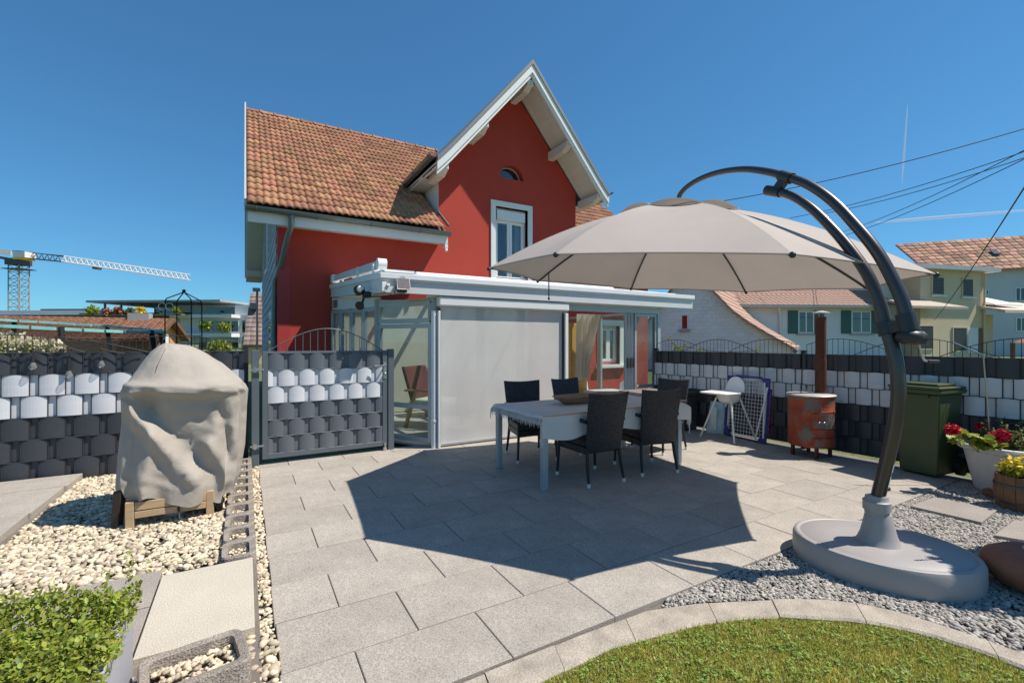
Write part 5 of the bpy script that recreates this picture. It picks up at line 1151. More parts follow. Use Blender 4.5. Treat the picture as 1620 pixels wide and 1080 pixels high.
# ================================================================ FOLDED DRYING RACK WITH BLUE CORNERS
mat('blue_plastic', (.02, .03, .20), .45); mat('white_wire', (.72, .73, .74), .4, metal=.0); mat('red_stripe', (.35, .02, .04), .5)
rk = thing('grid_frame', 'folded white grid frame with blue corners leaning on the fence', 'grid frame', (6.3, 4.1, 0), 0)
c0, c1 = G(1146, 688), G(1213, 703); top_off = Vector((.10, 0, 0)); H_ = .88
def rkp(s, t): b = c0.lerp(c1, s); return Vector((b.x+top_off.x*t, b.y, .01+H_*t))
part('grid', 'white_wire', rk, lambda m: [m.tube([rkp(s, .05), rkp(s, .95)], .0035, 4) for s in np.linspace(.1, .9, 12)]+[m.tube([rkp(.08, t), rkp(.92, t)], .0035, 4) for t in np.linspace(.06, .94, 16)])
part('inner_frame', 'white_wire', rk, lambda m: m.tube([rkp(.07, .04), rkp(.93, .04), rkp(.93, .96), rkp(.07, .96)], .011, 8, closed=True), smooth=True)
nrm = Vector((-1, 0, .11)).normalized()
for (s, t, a, b) in ((0, 0, 1, 1), (1, 0, -1, 1), (0, 1, 1, -1), (1, 1, -1, -1)):
    part('corner', 'blue_plastic', rk, lambda m: m.prism([rkp(s, t), rkp(s+.22*a, t), rkp(s+.06*a, t+.16*b), rkp(s, t+.16*b)], nrm*.022), bevel=.006)
part('side_bar', 'blue_plastic', rk, lambda m: [m.beam(rkp(0, .16), rkp(0, .84), .03, .02), m.beam(rkp(1, .16), rkp(1, .84), .045, .02), m.beam(rkp(.2, 1), rkp(.8, 1), .02, .03), m.beam(rkp(.2, 0), rkp(.8, 0), .02, .03)])
part('stay', 'white_wire', rk, lambda m: [m.tube([rkp(.97, .86)+nrm*.03, rkp(.86, .06)+nrm*.12], .010, 8), m.tube([rkp(.9, .93)+nrm*.03, rkp(1.0, .08)+nrm*.09], .010, 8)], smooth=True)
part('stripe', 'red_stripe', rk, lambda m: [m.beam(rkp(1.03, .12+.085*i), rkp(1.03, .16+.085*i), .01, .03) for i in range(8)])
# ================================================================ SOIL BAG, STORAGE BOX, LOW TABLE
mat('bag_blue', (.36, .55, .60), .4, .1, 9, col2=(.62, .66, .64)); mat('box_dark', (.042, .040, .040), .6, .1, 4, bump=.15, bscale=60); mat('box_lid', (.19, .175, .165), .6, .08, 4)
bg_ = thing('bag', 'pale blue and white plastic bag of potting soil at the fence', 'bag', (6.3, 4.75, 0))
def bag(m):
    b0, b1 = G(1117, 683), G(1148, 687); n, k = 14, 10; d = (b1-b0); nr = Vector((d.y, -d.x, 0)).normalized()*-1; vs = []
    for j in range(k+1):
        t = j/k
        for i in range(n+1):
            s = i/n; e = (4*s*(1-s))**.5*(4*min(t+.03, .97)*(1-min(t+.03, .97)))**.35; vs.append(b0+d*(s*1.05-.02)+Vector((0, 0, .47*t))+Vector((-.9, -.3, 0)).normalized()*(.07*e+.008*math.sin(s*17+t*11))+Vector((.12*t, 0, 0)))
    m.add(vs, [(j*(n+1)+i, j*(n+1)+i+1, (j+1)*(n+1)+i+1, (j+1)*(n+1)+i) for j in range(k) for i in range(n)])
    off = len(vs); m.add([v+Vector((.10, .04, 0)) for v in (vs[i] for i in (0, n, k*(n+1)+n, k*(n+1)))], [(0, 3, 2, 1)])
part('sack', 'bag_blue', bg_, bag, smooth=True); part('print_band', 'sticker', bg_, lambda m: m.beam(G(1131, 684)+Vector((-.075, -.025, .06)), G(1131, 684)+Vector((-.05, -.02, .40)), .004, .10, up=(0, 1, 0)))
bx_ = thing('storage_box', 'dark plastic garden storage box behind the highchair', 'storage box', (6.1, 5.15, 0))
part('body', 'box_dark', bx_, lambda m: m.box(5.90, 6.22, 4.86, 5.62, 0, .545), bevel=.015); part('lid', 'box_dark', bx_, lambda m: m.box(5.87, 6.235, 4.83, 5.64, .547, .60), bevel=.018)
for y in (4.95, 5.15, 5.35): part('rib', 'box_dark', bx_, lambda m: m.box(5.885, 5.8995, y, y+.03, .05, .50))
lt = thing('low_table', 'low grey side table with flat top behind the end chair', 'table', (5.45, 5.2, 0))
part('tabletop', 'box_lid', lt, lambda m: m.box(5.15, 5.86, 4.98, 5.5, .56, .62), bevel=.008)
for x in (5.18, 5.78):
    for y in (5.0, 5.44): part('leg', 'box_lid', lt, lambda m: m.box(x, x+.05, y, y+.05, 0, .559))
# ================================================================ POTS AT THE RIGHT EDGE
mat('pot_white', (.60, .57, .54), .7, .1, 5, bump=.1, bscale=40); mat('terracotta', (.30, .115, .065), .85, .2, 8, bump=.3, bscale=40); mat('barrel', (.17, .085, .04), .7, .25, 5, streak=(6, 6, 1)); mat('steel_ring', (.10, .09, .085), .5, metal=.6)
fp = Vector((6.22, 1.42)); ft = thing('flower_tub', 'large white tub planted with red geraniums and pale shrubs', 'flower pot', (fp.x, fp.y, -.02))
part('tub', 'pot_white', ft, lambda m: m.lathe([(.215, -.02), (.225, .02), (.24, .10), (.244, .103), (.247, .125), (.29, .34), (.30, .37), (.335, .375), (.345, .40), (.335, .42), (.315, .425), (.30, .40), (.295, .385)], (fp.x, fp.y, 0), 48), smooth=True)
part('soil', 'soil', ft, lambda m: m.lathe([(.298, .36), (.298, .39), (.05, .395)], (fp.x, fp.y, 0), 32))
tocam = -CF
def blob(c, r, n, flat=1.0):
    d = RNG.normal(size=(n, 3)); d /= np.linalg.norm(d, axis=1)[:, None]; return np.array(c)+d*np.array([r, r, r*flat])*np.power(RNG.uniform(size=(n, 1)), .4)
for (px, py, r) in ((1507, 680, .055), (1552, 674, .035), (1583, 690, .07)):
    dpt = 4.25 if px != 1552 else 4.55; c = PD(px, py, dpt)
    leaves('flower_head', 'petal_red', ft, blob(c, r, 420, .8), .022, 1.4, 1.5); part('stalk', 'twig', ft, lambda m: m.tube([c, (c.x*.55+fp.x*.45, c.y*.5+fp.y*.5, .37)], .004, 5))
for (px, py, r, dpt) in ((1515, 696, .05, 4.3), (1530, 690, .05, 4.3), (1545, 697, .05, 4.2), (1560, 700, .06, 4.15), (1575, 705, .05, 4.1)):
    c = PD(px, py, dpt); leaves('leaf_tuft', 'leaf_yellow', ft, blob(c, r, 26, .6), .06, .7, 1.6)
gpts = []
for i in range(60):
    a = random.uniform(0, 6.28); rr = .24*random.random()**.5; x, y = fp.x+.05+rr*math.cos(a), fp.y-.10+rr*math.sin(a); hgt = random.uniform(.08, .27)
    for k in range(34): gpts.append((x+.05*math.cos(a)*k/34+random.uniform(-.02, .02), y+.05*math.sin(a)*k/34+random.uniform(-.02, .02), .39+hgt*k/34))
leaves('shrub', 'leaf_pale', ft, gpts, .028, .9, 1.1)
st = MB(); s0 = PD(1566, 690, 4.45); s1 = PD(1556, 562, 4.45); st.tube([s0, s1], .006, 6).tube([s1+CR*.008, s1, s1-CR*.12+Vector((0, 0, .05)), s1-CR*.30+Vector((0, 0, .13))], .006, 6); tag(st.build('plant_stake', 'steel'), 'thin metal plant stake with bent top in the white tub', 'plant stake')
bt = thing('barrel_pot', 'small wooden barrel pot with yellow flowers at the right picture edge', 'flower pot', (5.62, 1.22, -.02))
bp_ = Vector((5.66, 1.20)); 
for i in range(14):
    a0, a1 = 2*math.pi*i/14+.01, 2*math.pi*(i+1)/14-.01; part('stave', 'barrel', bt, lambda m: m.add([(bp_.x+r*math.cos(a), bp_.y+r*math.sin(a), z) for z, ro, ri in ((-.02, .15, .13), (.13, .17, .15), (.27, .16, .14)) for a, r in ((a0, ro), (a1, ro), (a1, ri), (a0, ri))], [(k*4+i_, k*4+(i_+1) % 4, k*4+4+(i_+1) % 4, k*4+4+i_) for k in (0, 1) for i_ in range(4)]+[(3, 2, 1, 0), (8, 9, 10, 11)]))
part('hoop', 'steel_ring', bt, lambda m: m.lathe([(.163, .04), (.166, .06)], (bp_.x, bp_.y, 0), 28)); part('hoop', 'steel_ring', bt, lambda m: m.lathe([(.174, .18), (.171, .20)], (bp_.x, bp_.y, 0), 28)); part('soil', 'soil', bt, lambda m: m.lathe([(.13, .2), (.13, .24), (.03, .25)], (bp_.x, bp_.y, 0), 16))
leaves('blossom', 'petal_yellow', bt, blob((bp_.x-.03, bp_.y, .34), .13, 260, .7), .03, 1.2, 1.3); leaves('leaf_tuft', 'leaf_yellow', bt, blob((bp_.x, bp_.y, .30), .14, 260, .5), .05, .9)
m = MB(); sp0 = G(1590, 790, .0); m.lathe([(.13, -.012), (.15, .0), (.17, .035), (.155, .035), (.14, .008)], (sp0.x+.10, sp0.y, 0), 28); tag(m.build('saucer', 'terracotta', smooth=True), 'terracotta saucer on the chippings between tub and barrel pot', 'saucer')
jp = Vector((3.90, .74)); jr = thing('clay_jar', 'squat round clay garden torch jar on the chippings beside the parasol base', 'garden torch', (jp.x, jp.y, -.015))
part('jar', 'terracotta', jr, lambda m: m.lathe([(.13, -.015), (.2, .015), (.25, .07), (.262, .11), (.245, .155), (.19, .19), (.12, .207), (.07, .21)], (jp.x, jp.y, 0), 40), smooth=True)
part('cap', 'steel', jr, lambda m: m.lathe([(.085, .209), (.086, .214), (.02, .222)], (jp.x, jp.y, 0), 24), smooth=True); part('wick', 'cream_pot', jr, lambda m: m.tube([(jp.x, jp.y, .22), (jp.x, jp.y, .25)], .012, 8))
# shrub just outside the frame whose shade falls on the parasol base
def tree(name, label, cat, c, trunk_h, crown, n, size, mt='leaf_tree', group=None, tr=.06):
    c = Vector(c); t = thing(name, label, cat, c, 0, group)
    def tk(m):
        m.tube([c, c+Vector((.05, 0, trunk_h*.5)), c+Vector((0, .03, trunk_h))], [tr, tr*.8, tr*.55], 8)
        for i in range(6):
            a = i*1.05+.3; r = crown[0]*.6; m.tube([c+Vector((0, 0, trunk_h*(.5+.08*i))), c+Vector((r*.5*math.cos(a), r*.5*math.sin(a), trunk_h+crown[2]*.3)), c+Vector((r*math.cos(a), r*math.sin(a), trunk_h+crown[2]*.8))], [tr*.45, tr*.3, tr*.1], 6)
    part('trunk', 'twig', t, tk, smooth=True); pts = []
    cl = 46
    for i in range(cl):
        d = RNG.normal(size=3); d /= np.linalg.norm(d); p = np.array([c.x, c.y, c.z+trunk_h+crown[2]*.75])+d*np.array(crown)*RNG.uniform(.35, 1.0)
        pts.append(blob(p, np.mean(crown)*RNG.uniform(.16, .32), n//cl, .7))
    leaves('crown', mt, t, np.concatenate(pts), size, 1.1); return t
tree('shrub', 'tall leafy garden shrub standing right of the picture, shading the parasol base', 'shrub', (4.85, .24, -.03), 1.35, (.50, .50, .52), 16000, .065)
# ================================================================ NEIGHBOURS, LEFT
mat('wall_white', (.66, .66, .67), .85, .06, 1.0); mat('wall_orange', (.60, .28, .13), .85, .08, 1.0); mat('wall_beige', (.60, .49, .34), .85, .05, .6); mat('wall_cool', (.55, .56, .57), .85, .05, .6); mat('wall_white_shaded', (.80, .77, .82), .8, .05, 1, isl=.05)  # last one: white shingle wall, the lilac of its shade put into the colour
mat('dark_metal', (.05, .055, .06), .5, .1, 2); mat('crane_yellow', (.72, .45, .04), .5, .1, 2); mat('crane_white', (.70, .66, .62), .6, .1, 2); mat('crane_grey', (.28, .26, .23), .6, .2, 2); mat('teal_pad', (.22, .52, .50), .5, .15, 8); mat('net_black', (.012, .012, .012), .8); mat('shutter_green', (.035, .10, .095), .6, .08, 4); mat('blind_dark', (.035, .037, .042), .5, .1, 3); mat('roof_pink', (.40, .25, .19), .85, .15, 6); mat('solar_far', (.05, .06, .09), .2, .1, 2); mat('concrete_grey', (.34, .34, .34), .8, .08, 1)
mat('brown_tile', (.21, .095, .05), .85, .2, 4, isl=.25); mat('grey_tile', (.24, .18, .16), .85, .15, 4, isl=.25); mat('pale_tile', (.52, .42, .34), .85, .12, 4, isl=.25); mat('check_tile', (.36, .19, .12), .85, .2, 4, isl=.45, hue=.02)
glass('far_glass', (.03, .04, .045), 1.3, .0)
class Facade:
    """a wall plane through the ray of photo column px at depth D, turned by yaw (right end recedes when positive)"""
    def __init__(s, px, D, yaw):
        s.o = PD(px, 540, D); s.o.z = 0; a = -YAW+math.radians(yaw); s.ex = Vector((math.cos(a), math.sin(a), 0)); s.ey = Vector((-math.sin(a), math.cos(a), 0))
    def uv(s, px, py):
        d = ray(px, py); t = (s.o-CAM).dot(s.ey)/d.dot(s.ey); p = CAM+d*t-s.o; return p.dot(s.ex), CH+d.z*t
    def w(s, u, dep, z): v = s.o+s.ex*u+s.ey*dep; return Vector((v.x, v.y, z))
    def box(s, m, u0, u1, d0, d1, z0, z1):
        m.add([s.w(u, d, z) for z in (z0, z1) for d in (d0, d1) for u in (u0, u1)], [(0, 2, 3, 1), (4, 5, 7, 6), (0, 1, 5, 4), (2, 6, 7, 3), (0, 4, 6, 2), (1, 3, 7, 5)])
    def pbox(s, m, px0, py0, px1, py1, d0, d1):
        a = s.uv(px0, py0); b = s.uv(px1, py1); s.box(m, min(a[0], b[0]), max(a[0], b[0]), d0, d1, min(a[1], b[1]), max(a[1], b[1]))
def fwin(F, root, px0, py0, px1, py1, frame='window_frame', sill=None, surround=0, bars=1, shutters=None, blind=False, dep=-.03):
    a = F.uv(px0, py1); b = F.uv(px1, py0); u0, u1, z0, z1 = a[0], b[0], min(a[1], b[1]), max(a[1], b[1]); fr = min(.07, (u1-u0)*.12)
    w = part('window', frame, root, lambda m: [F.box(m, u0, u0+fr, dep-.03, dep+.02, z0, z1), F.box(m, u1-fr, u1, dep-.03, dep+.02, z0, z1), F.box(m, u0+fr, u1-fr, dep-.03, dep+.02, z0, z0+fr), F.box(m, u0+fr, u1-fr, dep-.03, dep+.02, z1-fr, z1)]+[F.box(m, u0+(u1-u0)*k/(bars+1)-fr/2, u0+(u1-u0)*k/(bars+1)+fr/2, dep-.025, dep+.02, z0+fr, z1-fr) for k in range(1, bars+1)])
    if blind:
        nsl = int((z1-z0)/.14)
        for k in range(nsl): part('slat', 'blind_dark', w, lambda m: F.box(m, u0+fr, u1-fr, dep-.018, dep-.004, z0+fr+k*(z1-z0-2*fr)/nsl, z0+fr+(k+.86)*(z1-z0-2*fr)/nsl))
    else: part('pane', 'far_glass', w, lambda m: F.box(m, u0+fr, u1-fr, dep-.006, dep+.004, z0+fr, z1-fr))
    if sill: part('sill', sill, w, lambda m: F.box(m, u0-.1, u1+.1, dep-.14, dep+.02, z0-.12, z0-.002))
    if shutters:
        for (x0, x1) in ((u0-shutters-.03, u0-.03), (u1+.03, u1+shutters+.03)): part('shutter', 'shutter_green', w, lambda m: F.box(m, x0, x1, -.07, -.02, z0-.03, z1+.03))
    return w
def tiled(F, root, name, quad, matn, du, dv, lift=.03):
    """roof face between four corner points (eave left, eave right, ridge right, ridge left) with courses of overlapping tiles"""
    a, b, c, d = [Vector(q) for q in quad]; nv = max(2, int((d-a).length/dv)); vsl, fsl = [], []; nrm = (b-a).cross(d-a).normalized(); 
    if nrm.z < 0: nrm = -nrm
    m = MB()
    for j in range(nv):
        p0, p1 = a.lerp(d, j/nv), b.lerp(c, j/nv); q0, q1 = a.lerp(d, (j+1.06)/nv), b.lerp(c, (j+1.06)/nv); n = max(1, int((p1-p0).length/du))
        for i in range(n):
            A_, B_, C_, D_ = p0.lerp(p1, i/n+.004), p0.lerp(p1, (i+.97)/n), q0.lerp(q1, (i+.97)/n), q0.lerp(q1, i/n+.004)
            m.add([A_+nrm*lift*1.9, B_+nrm*lift*1.9, C_+nrm*lift*.4, D_+nrm*lift*.4, A_, B_, A_.lerp(B_, .5)+nrm*lift*2.6, D_.lerp(C_, .5)+nrm*lift*1.1], [(0, 6, 7, 3), (6, 1, 2, 7), (4, 5, 1, 6, 0)])
    o = m.build(name, matn, root); o['kind'] = 'stuff'; return o
# --- low house with an orange gable end, behind the trampoline
FO = Facade(245, 22, 22); hs = thing('house', 'low house with orange gable end and brown tiled roof behind the trampoline', 'house', FO.o)
fe = FO.uv(245, 533); GW = 6.0; rzO = CH+37.5/FPX*24.78; LU = fe[0]-19
def OW(u, d, z): return FO.w(u, d, z)
part('wall', 'wall_orange', hs, lambda m: m.prism([OW(fe[0]-.35, .4, -.06), OW(fe[0]-.35, GW-.4, -.06), OW(fe[0]-.35, GW-.4, fe[1]-.05), OW(fe[0]-.35, GW/2, rzO-.2), OW(fe[0]-.35, .4, fe[1]-.05)], FO.ex*-18))
for (d0, d1) in ((0, GW/2), (GW, GW/2)):
    q_ = [OW(LU, d0, fe[1]-.1), OW(fe[0], d0, fe[1]-.1), OW(fe[0], d1, rzO-.05), OW(LU, d1, rzO-.05)]
    part('roof', 'brown_tile', hs, lambda m: m.prism(q_, (0, 0, -.1))); tiled(FO, hs, 'roof_tiles', q_, 'brown_tile', .30, .30, .02)
    part('barge_board', 'barrel', hs, lambda m: m.beam(q_[1]+FO.ex*.03+Vector((0, 0, -.06)), q_[2]+FO.ex*.03+Vector((0, 0, -.06)), .05, .2))
part('chimney', 'concrete_grey', hs, lambda m: FO.box(m, fe[0]-1.9, fe[0]-1.0, 2.6, 3.2, rzO-.4, rzO+.2))
part('window', 'window_frame', hs, lambda m: FO.box(m, fe[0]-.349, fe[0]-.30, 2.6, 3.3, 1.0, 1.75))
# --- modern apartment block
FA = Facade(300, 86, -4); ap = thing('apartment_building', 'modern white flat-roofed apartment building with terraces, left of the red house', 'building', FA.o)
def lv(py): return FA.uv(300, py)[1]
part('wall', 'wall_white', ap, lambda m: FA.pbox(m, 268, 543, 386, 497, 2.5, 16), label='set back lower floors')
part('wall', 'wall_white', ap, lambda m: FA.pbox(m, 238, 497, 362, 478.5, 5, 16), label='penthouse floor')
part('roof', 'concrete_grey', ap, lambda m: FA.pbox(m, 144, 479, 354, 474.5, -1, 17)); part('roof', 'wall_white', ap, lambda m: FA.pbox(m, 354.5, 497, 388, 480, 3, 17), label='white corner block on the roof terrace'); part('solar_panels', 'solar_far', ap, lambda m: FA.pbox(m, 240, 474.4, 318, 472.5, 3, 10))
for (a, b) in ((497, 502.5), (527, 533)): part('balcony', 'wall_white', ap, lambda m: FA.pbox(m, 268, b, 366, a, 0, 3))
part('balcony_glass', 'far_glass', ap, lambda m: FA.pbox(m, 125, 497.5, 366, 494, .0, .1)); part('podium', 'concrete_grey', ap, lambda m: FA.pbox(m, -40, 500, 300, 497.6, -2, 16)); part('podium_wall', 'wall_cool', ap, lambda m: FA.pbox(m, -40, 545, 267, 500, 6, 16)); part('solar_panels', 'solar_far', ap, lambda m: FA.pbox(m, 37, 489, 110, 486.5, 3, 8), label='solar panels on the lower roof'); part('lower_roof', 'wall_cool', ap, lambda m: FA.pbox(m, -40, 497.5, 145, 489.2, 2, 14))
for (x0, x1) in ((209, 243), (296, 333), (334, 356)): part('window', 'far_glass', ap, lambda m: FA.pbox(m, x0, 495, x1, 483, 4.9, 4.99))
for (y0, y1) in ((525, 506), (551, 531)):
    for (x0, x1) in ((299, 312), (313, 325), (326, 338), (339, 351), (352, 364)):
        w = part('window', 'window_frame', ap, lambda m: FA.pbox(m, x0, y0, x1, y1, 2.38, 2.46)); part('pane', 'far_glass', w, lambda m: FA.pbox(m, x0+.8, y0-.8, x1-.8, y1+.8, 2.32, 2.37))
    for (x0, x1) in ((370, 374),): part('window', 'far_glass', ap, lambda m: FA.pbox(m, x0, y0, x1, y1, 2.40, 2.47))
for x in (156, 182): part('column', 'concrete_grey', ap, lambda m: FA.pbox(m, x, 497, x+1.2, 479, 1, 1.4))
for i, (px, py, r) in enumerate(((146, 491, .95), (170, 493, .7), (187, 492, .8), (223, 491, .75), (281, 492, .7), (205, 493, .7), (355, 517, 1.2), (325, 515, 1.0), (348, 546, 1.1))):
    c = PD(px, py, 85); bsh = thing('terrace_plant', ['round yellow-green bush on the roof terrace, leftmost', 'dark red bush on the roof terrace', 'second dark red bush on the roof terrace', 'orange bush on the roof terrace', 'yellow-green bush by the penthouse wall', 'low pale bush on the roof terrace', 'yellow-green plant on the upper balcony', 'green plant on the upper balcony', 'bushy plant on the lower balcony'][i], 'plant', (c.x, c.y, c.z-r))
    leaves('foliage', ['leaf_yellow', 'petal_red', 'petal_red', 'petal_yellow', 'leaf_yellow', 'leaf_pale', 'leaf_yellow', 'leaf_box', 'leaf_box'][i] if i not in (1, 2) else 'terracotta', bsh, blob(c, r, 160, .7), .55, 1.2)
# --- grey tiled house edge and chimney between block and red house
FG = Facade(399, 30, 20); gh = thing('house', 'narrow glimpse of a grey-brown tiled house beside the red house', 'house', FG.o)
part('wall', 'wall_beige', gh, lambda m: FG.box(m, *[FG.uv(388, 550)[0], FG.uv(425, 550)[0]], 0, 6, -.06, FG.uv(400, 545)[1])); a_, b_ = FG.uv(386, 546), FG.uv(426, 546); t_ = FG.uv(392, 467)
q_ = [FG.w(a_[0], -.3, a_[1]), FG.w(b_[0], -.3, a_[1]), FG.w(b_[0], 2.2, t_[1]+.35), FG.w(a_[0], 2.2, t_[1]+.35)]
part('roof', 'grey_tile', gh, lambda m: m.prism(q_, (0, 0, -.12))); tiled(FG, gh, 'roof_tiles', q_, 'grey_tile', .3, .35); part('skylight', 'solar_far', gh, lambda m: FG.pbox(m, 391, 487, 402, 477, .9, 1.6))
part('downpipe', 'dark_metal', gh, lambda m: [FG.pbox(m, 409, 555, 412, 463, -.9, -.8), FG.pbox(m, 404, 463, 415, 458, -1.0, -.7)])
# --- tower crane
cr_ = thing('tower_crane', 'yellow and white tower crane with long jib at the far left', 'crane', (PD(30, 540, 95).x, PD(30, 540, 95).y, -.06)); FC = Facade(30, 95, 0)
def lattice(m, P, Q, w, h_, n, r, tri=False):
    P = Vector(P); Q = Vector(Q); d = (Q-P).normalized(); a = d.cross(Vector((0, 0, 1)) if abs(d.z) < .9 else Vector((CF.x, CF.y, 0))).normalized(); b = a.cross(d).normalized()
    cs = [a*w/2, -a*w/2, b*h_] if tri else [a*w/2+b*h_/2, -a*w/2+b*h_/2, -a*w/2-b*h_/2, a*w/2-b*h_/2]; k = len(cs)
    for c in cs: m.tube([P+c, Q+c], r, 4)
    for i in range(n):
        p, q = P.lerp(Q, i/n), P.lerp(Q, (i+1)/n)
        for j in range(k):
            m.tube([p+cs[j], q+cs[(j+1) % k]], r*.6, 3); m.tube([p+cs[j], p+cs[(j+1) % k]], r*.5, 3)
tz = FC.uv(30, 412)[1]
part('mast', 'crane_grey', cr_, lambda m: lattice(m, FC.w(0, 0, -.06), FC.w(0, 0, tz-1), 2.1, 2.1, 12, .11))
part('slewing_ring', 'dark_metal', cr_, lambda m: FC.box(m, -1.6, 1.4, -1.3, 1.3, tz-1.0, tz+.3)); part('cab', 'crane_white', cr_, lambda m: FC.pbox(m, 34, 409, 52, 400, -1.6, .6)); part('cab_base', 'crane_yellow', cr_, lambda m: FC.pbox(m, 33, 412, 50, 409.1, -1.6, .8)); part('platform', 'dark_metal', cr_, lambda m: FC.box(m, -2.0, 2.0, -1.6, 1.6, tz-1.9, tz-1.75))
J0 = FC.w(1.2, 0, FC.uv(40, 408)[1]); J1 = PD(100, 414, 95); J2 = PD(300, 443, 102)
part('jib', 'dark_metal', cr_, lambda m: lattice(m, J0, J1, 1.3, 1.2, 7, .09, True)); part('jib', 'crane_white', cr_, lambda m: lattice(m, J1, J2, 1.3, 1.2, 24, .10, True), label='pale outer jib')
K0 = PD(-60, 397, 93); part('counter_jib', 'dark_metal', cr_, lambda m: m.beam(FC.w(-1.5, 0, tz+.2), K0, 1.4, .5)); part('counterweight', 'crane_white', cr_, lambda m: m.beam(PD(18, 400, 94.6), PD(-60, 392, 93), .3, 1.0)); part('trolley', 'dark_metal', cr_, lambda m: m.beam(PD(150, 424, 98), PD(157, 425, 98), 1.2, .5)); part('tie_bar', 'dark_metal', cr_, lambda m: m.tube([PD(-60, 394, 93), PD(33, 397, 95), PD(100, 406, 95)], .07, 4))
# --- trampoline
tp = thing('trampoline', 'garden trampoline with turquoise padded ring and black net behind the left fence', 'trampoline', (*PD(60, 540, 9.5)[:2], -.06))
TC = PD(55, 540, 9.3); TR = 2.1; tz0 = 1.72
def tpt(a, z, r=TR): return Vector((TC.x, TC.y, 0))+CR*(r*math.cos(a))+CF*(r*math.sin(a))+Vector((0, 0, z-.075*r*math.cos(a)))
def ring_pad(m):
    n = 40
    for i in range(n):
        a0, a1 = 2*math.pi*i/n, 2*math.pi*(i+.9)/n; m.add([tpt(a, tz0+dz, r) for dz in (0, .05) for r in (TR-.10, TR+.03) for a in (a0, a1)], [(0, 1, 3, 2), (4, 6, 7, 5), (0, 4, 5, 1), (2, 3, 7, 6), (0, 2, 6, 4), (1, 5, 7, 3)])
pd_ = part('padding', 'teal_pad', tp, ring_pad); pd_['kind'] = 'stuff'
sheer('net_mesh', (.02, .02, .02), .45, .0)
part('net', 'net_mesh', tp, lambda m: m.add([tpt(2*math.pi*i/40, z, TR-.02) for z in (.7, tz0) for i in range(40)], [(i, (i+1) % 40, 40+(i+1) % 40, 40+i) for i in range(40)]))
part('mat', 'net_black', tp, lambda m: m.lathe([(TR-.1, .68), (TR-.1, .70), (.2, .70)], (TC.x, TC.y, 0), 36))
for i in range(8):
    a = 2*math.pi*(i+.22)/8; part('pole', 'net_black', tp, lambda m: m.tube([tpt(a, -.05, TR+.12), tpt(a, 1.2, TR+.1), tpt(a, tz0+.06, TR)], .045, 8), smooth=True)
# --- black obelisk trellis
ob = thing('obelisk_trellis', 'black metal garden obelisk with ball finial behind the covered grill', 'trellis', (*PD(290, 540, 8.2)[:2], -.06)); OC = PD(291, 540, 8.2); FB = Facade(291, 8.2, 12)
w_ = .21; zt = FB.uv(291, 474)[1]; za = FB.uv(291, 462)[1]
for (a, b) in ((-1, -1), (1, -1), (1, 1), (-1, 1)): part('upright', 'net_black', ob, lambda m: m.tube([FB.w(a*w_, b*w_, -.06), FB.w(a*w_*.96, b*w_*.96, zt-.05), FB.w(a*w_*.9, b*w_*.9, zt), FB.w(0, 0, za)], .010, 6))
part('finial', 'net_black', ob, lambda m: m.sphere(FB.w(0, 0, za+.02), .03, 8, 6)); part('ring', 'net_black', ob, lambda m: [m.tube([FB.w(a*w_*.96, b*w_*.96, z) for a, b in ((-1, -1), (1, -1), (1, 1), (-1, 1))], .007, 4, closed=True) for z in (zt-.05, 1.5, .8)])
part('rosette', 'steel', ob, lambda m: [m.tube([FB.w(-.24+dx+.06*math.cos(a), -w_, FB.uv(275, 486)[1]+.06*math.sin(a)) for a in np.arange(12)*math.pi/6], .008, 4, closed=True) for dx in (0, .11)])
# shrubs behind the left fence
for (px, py, D, r, mt, lab) in ((15, 548, 6.9, .28, 'cream_bloom', 'cream blossoming shrub behind the left fence at the picture edge'), (50, 553, 6.9, .25, 'cream_bloom', 'cream blossoming shrub behind the left fence, second from the picture edge'), (83, 553, 6.9, .16, 'cream_bloom', 'small cream blossoming shrub behind the fence below the trampoline'), (347, 552, 7.2, .17, 'leaf_box', 'small green shrub behind the fence right of the obelisk')):
    c = PD(px, py, D); t = thing('shrub', lab, 'shrub', (c.x, c.y, -.06)); leaves('foliage', mt, t, blob(c, r, 700, .8), .05, 1.2); leaves('leaves', 'leaf_box', t, blob((c.x, c.y, c.z-.1), r, 300, .9), .05, 1.2); part('stem', 'twig', t, lambda m: m.tube([(c.x, c.y, -.06), (c.x, c.y, c.z)], .02, 6))
# ================================================================ NEIGHBOURS, RIGHT
FW = Facade(1150, 22, -33); wh = thing('house', 'white shingled neighbour house with swept pinkish roof and green shutters', 'house', FW.o)
ed = [FW.uv(*p) for p in ((1052, 468), (1075, 447), (1094, 395), (1130, 458), (1160, 490), (1185, 509), (1210, 524), (1240, 541), (1262, 553))]
ax = FW.uv(1094, 395); lft = [FW.uv(1045, 485), FW.uv(1062, 459)]
prof_r = [ax]+[FW.uv(*p) for p in ((1112, 430), (1130, 460), (1160, 491), (1185, 509), (1210, 524), (1240, 541), (1258, 551))]
prof_l = [FW.uv(1000, 540), FW.uv(1040, 490), FW.uv(1062, 459)]
part('wall', 'wall_white_shaded', wh, lambda m: m.prism([FW.w(prof_l[0][0]+.3, 0, -.06), FW.w(prof_r[-1][0]-.2, 0, -.06)]+[FW.w(u, 0, z-.06) for u, z in reversed(prof_r)]+[FW.w(u, 0, z-.06) for u, z in reversed(prof_l)], FW.ey*9))
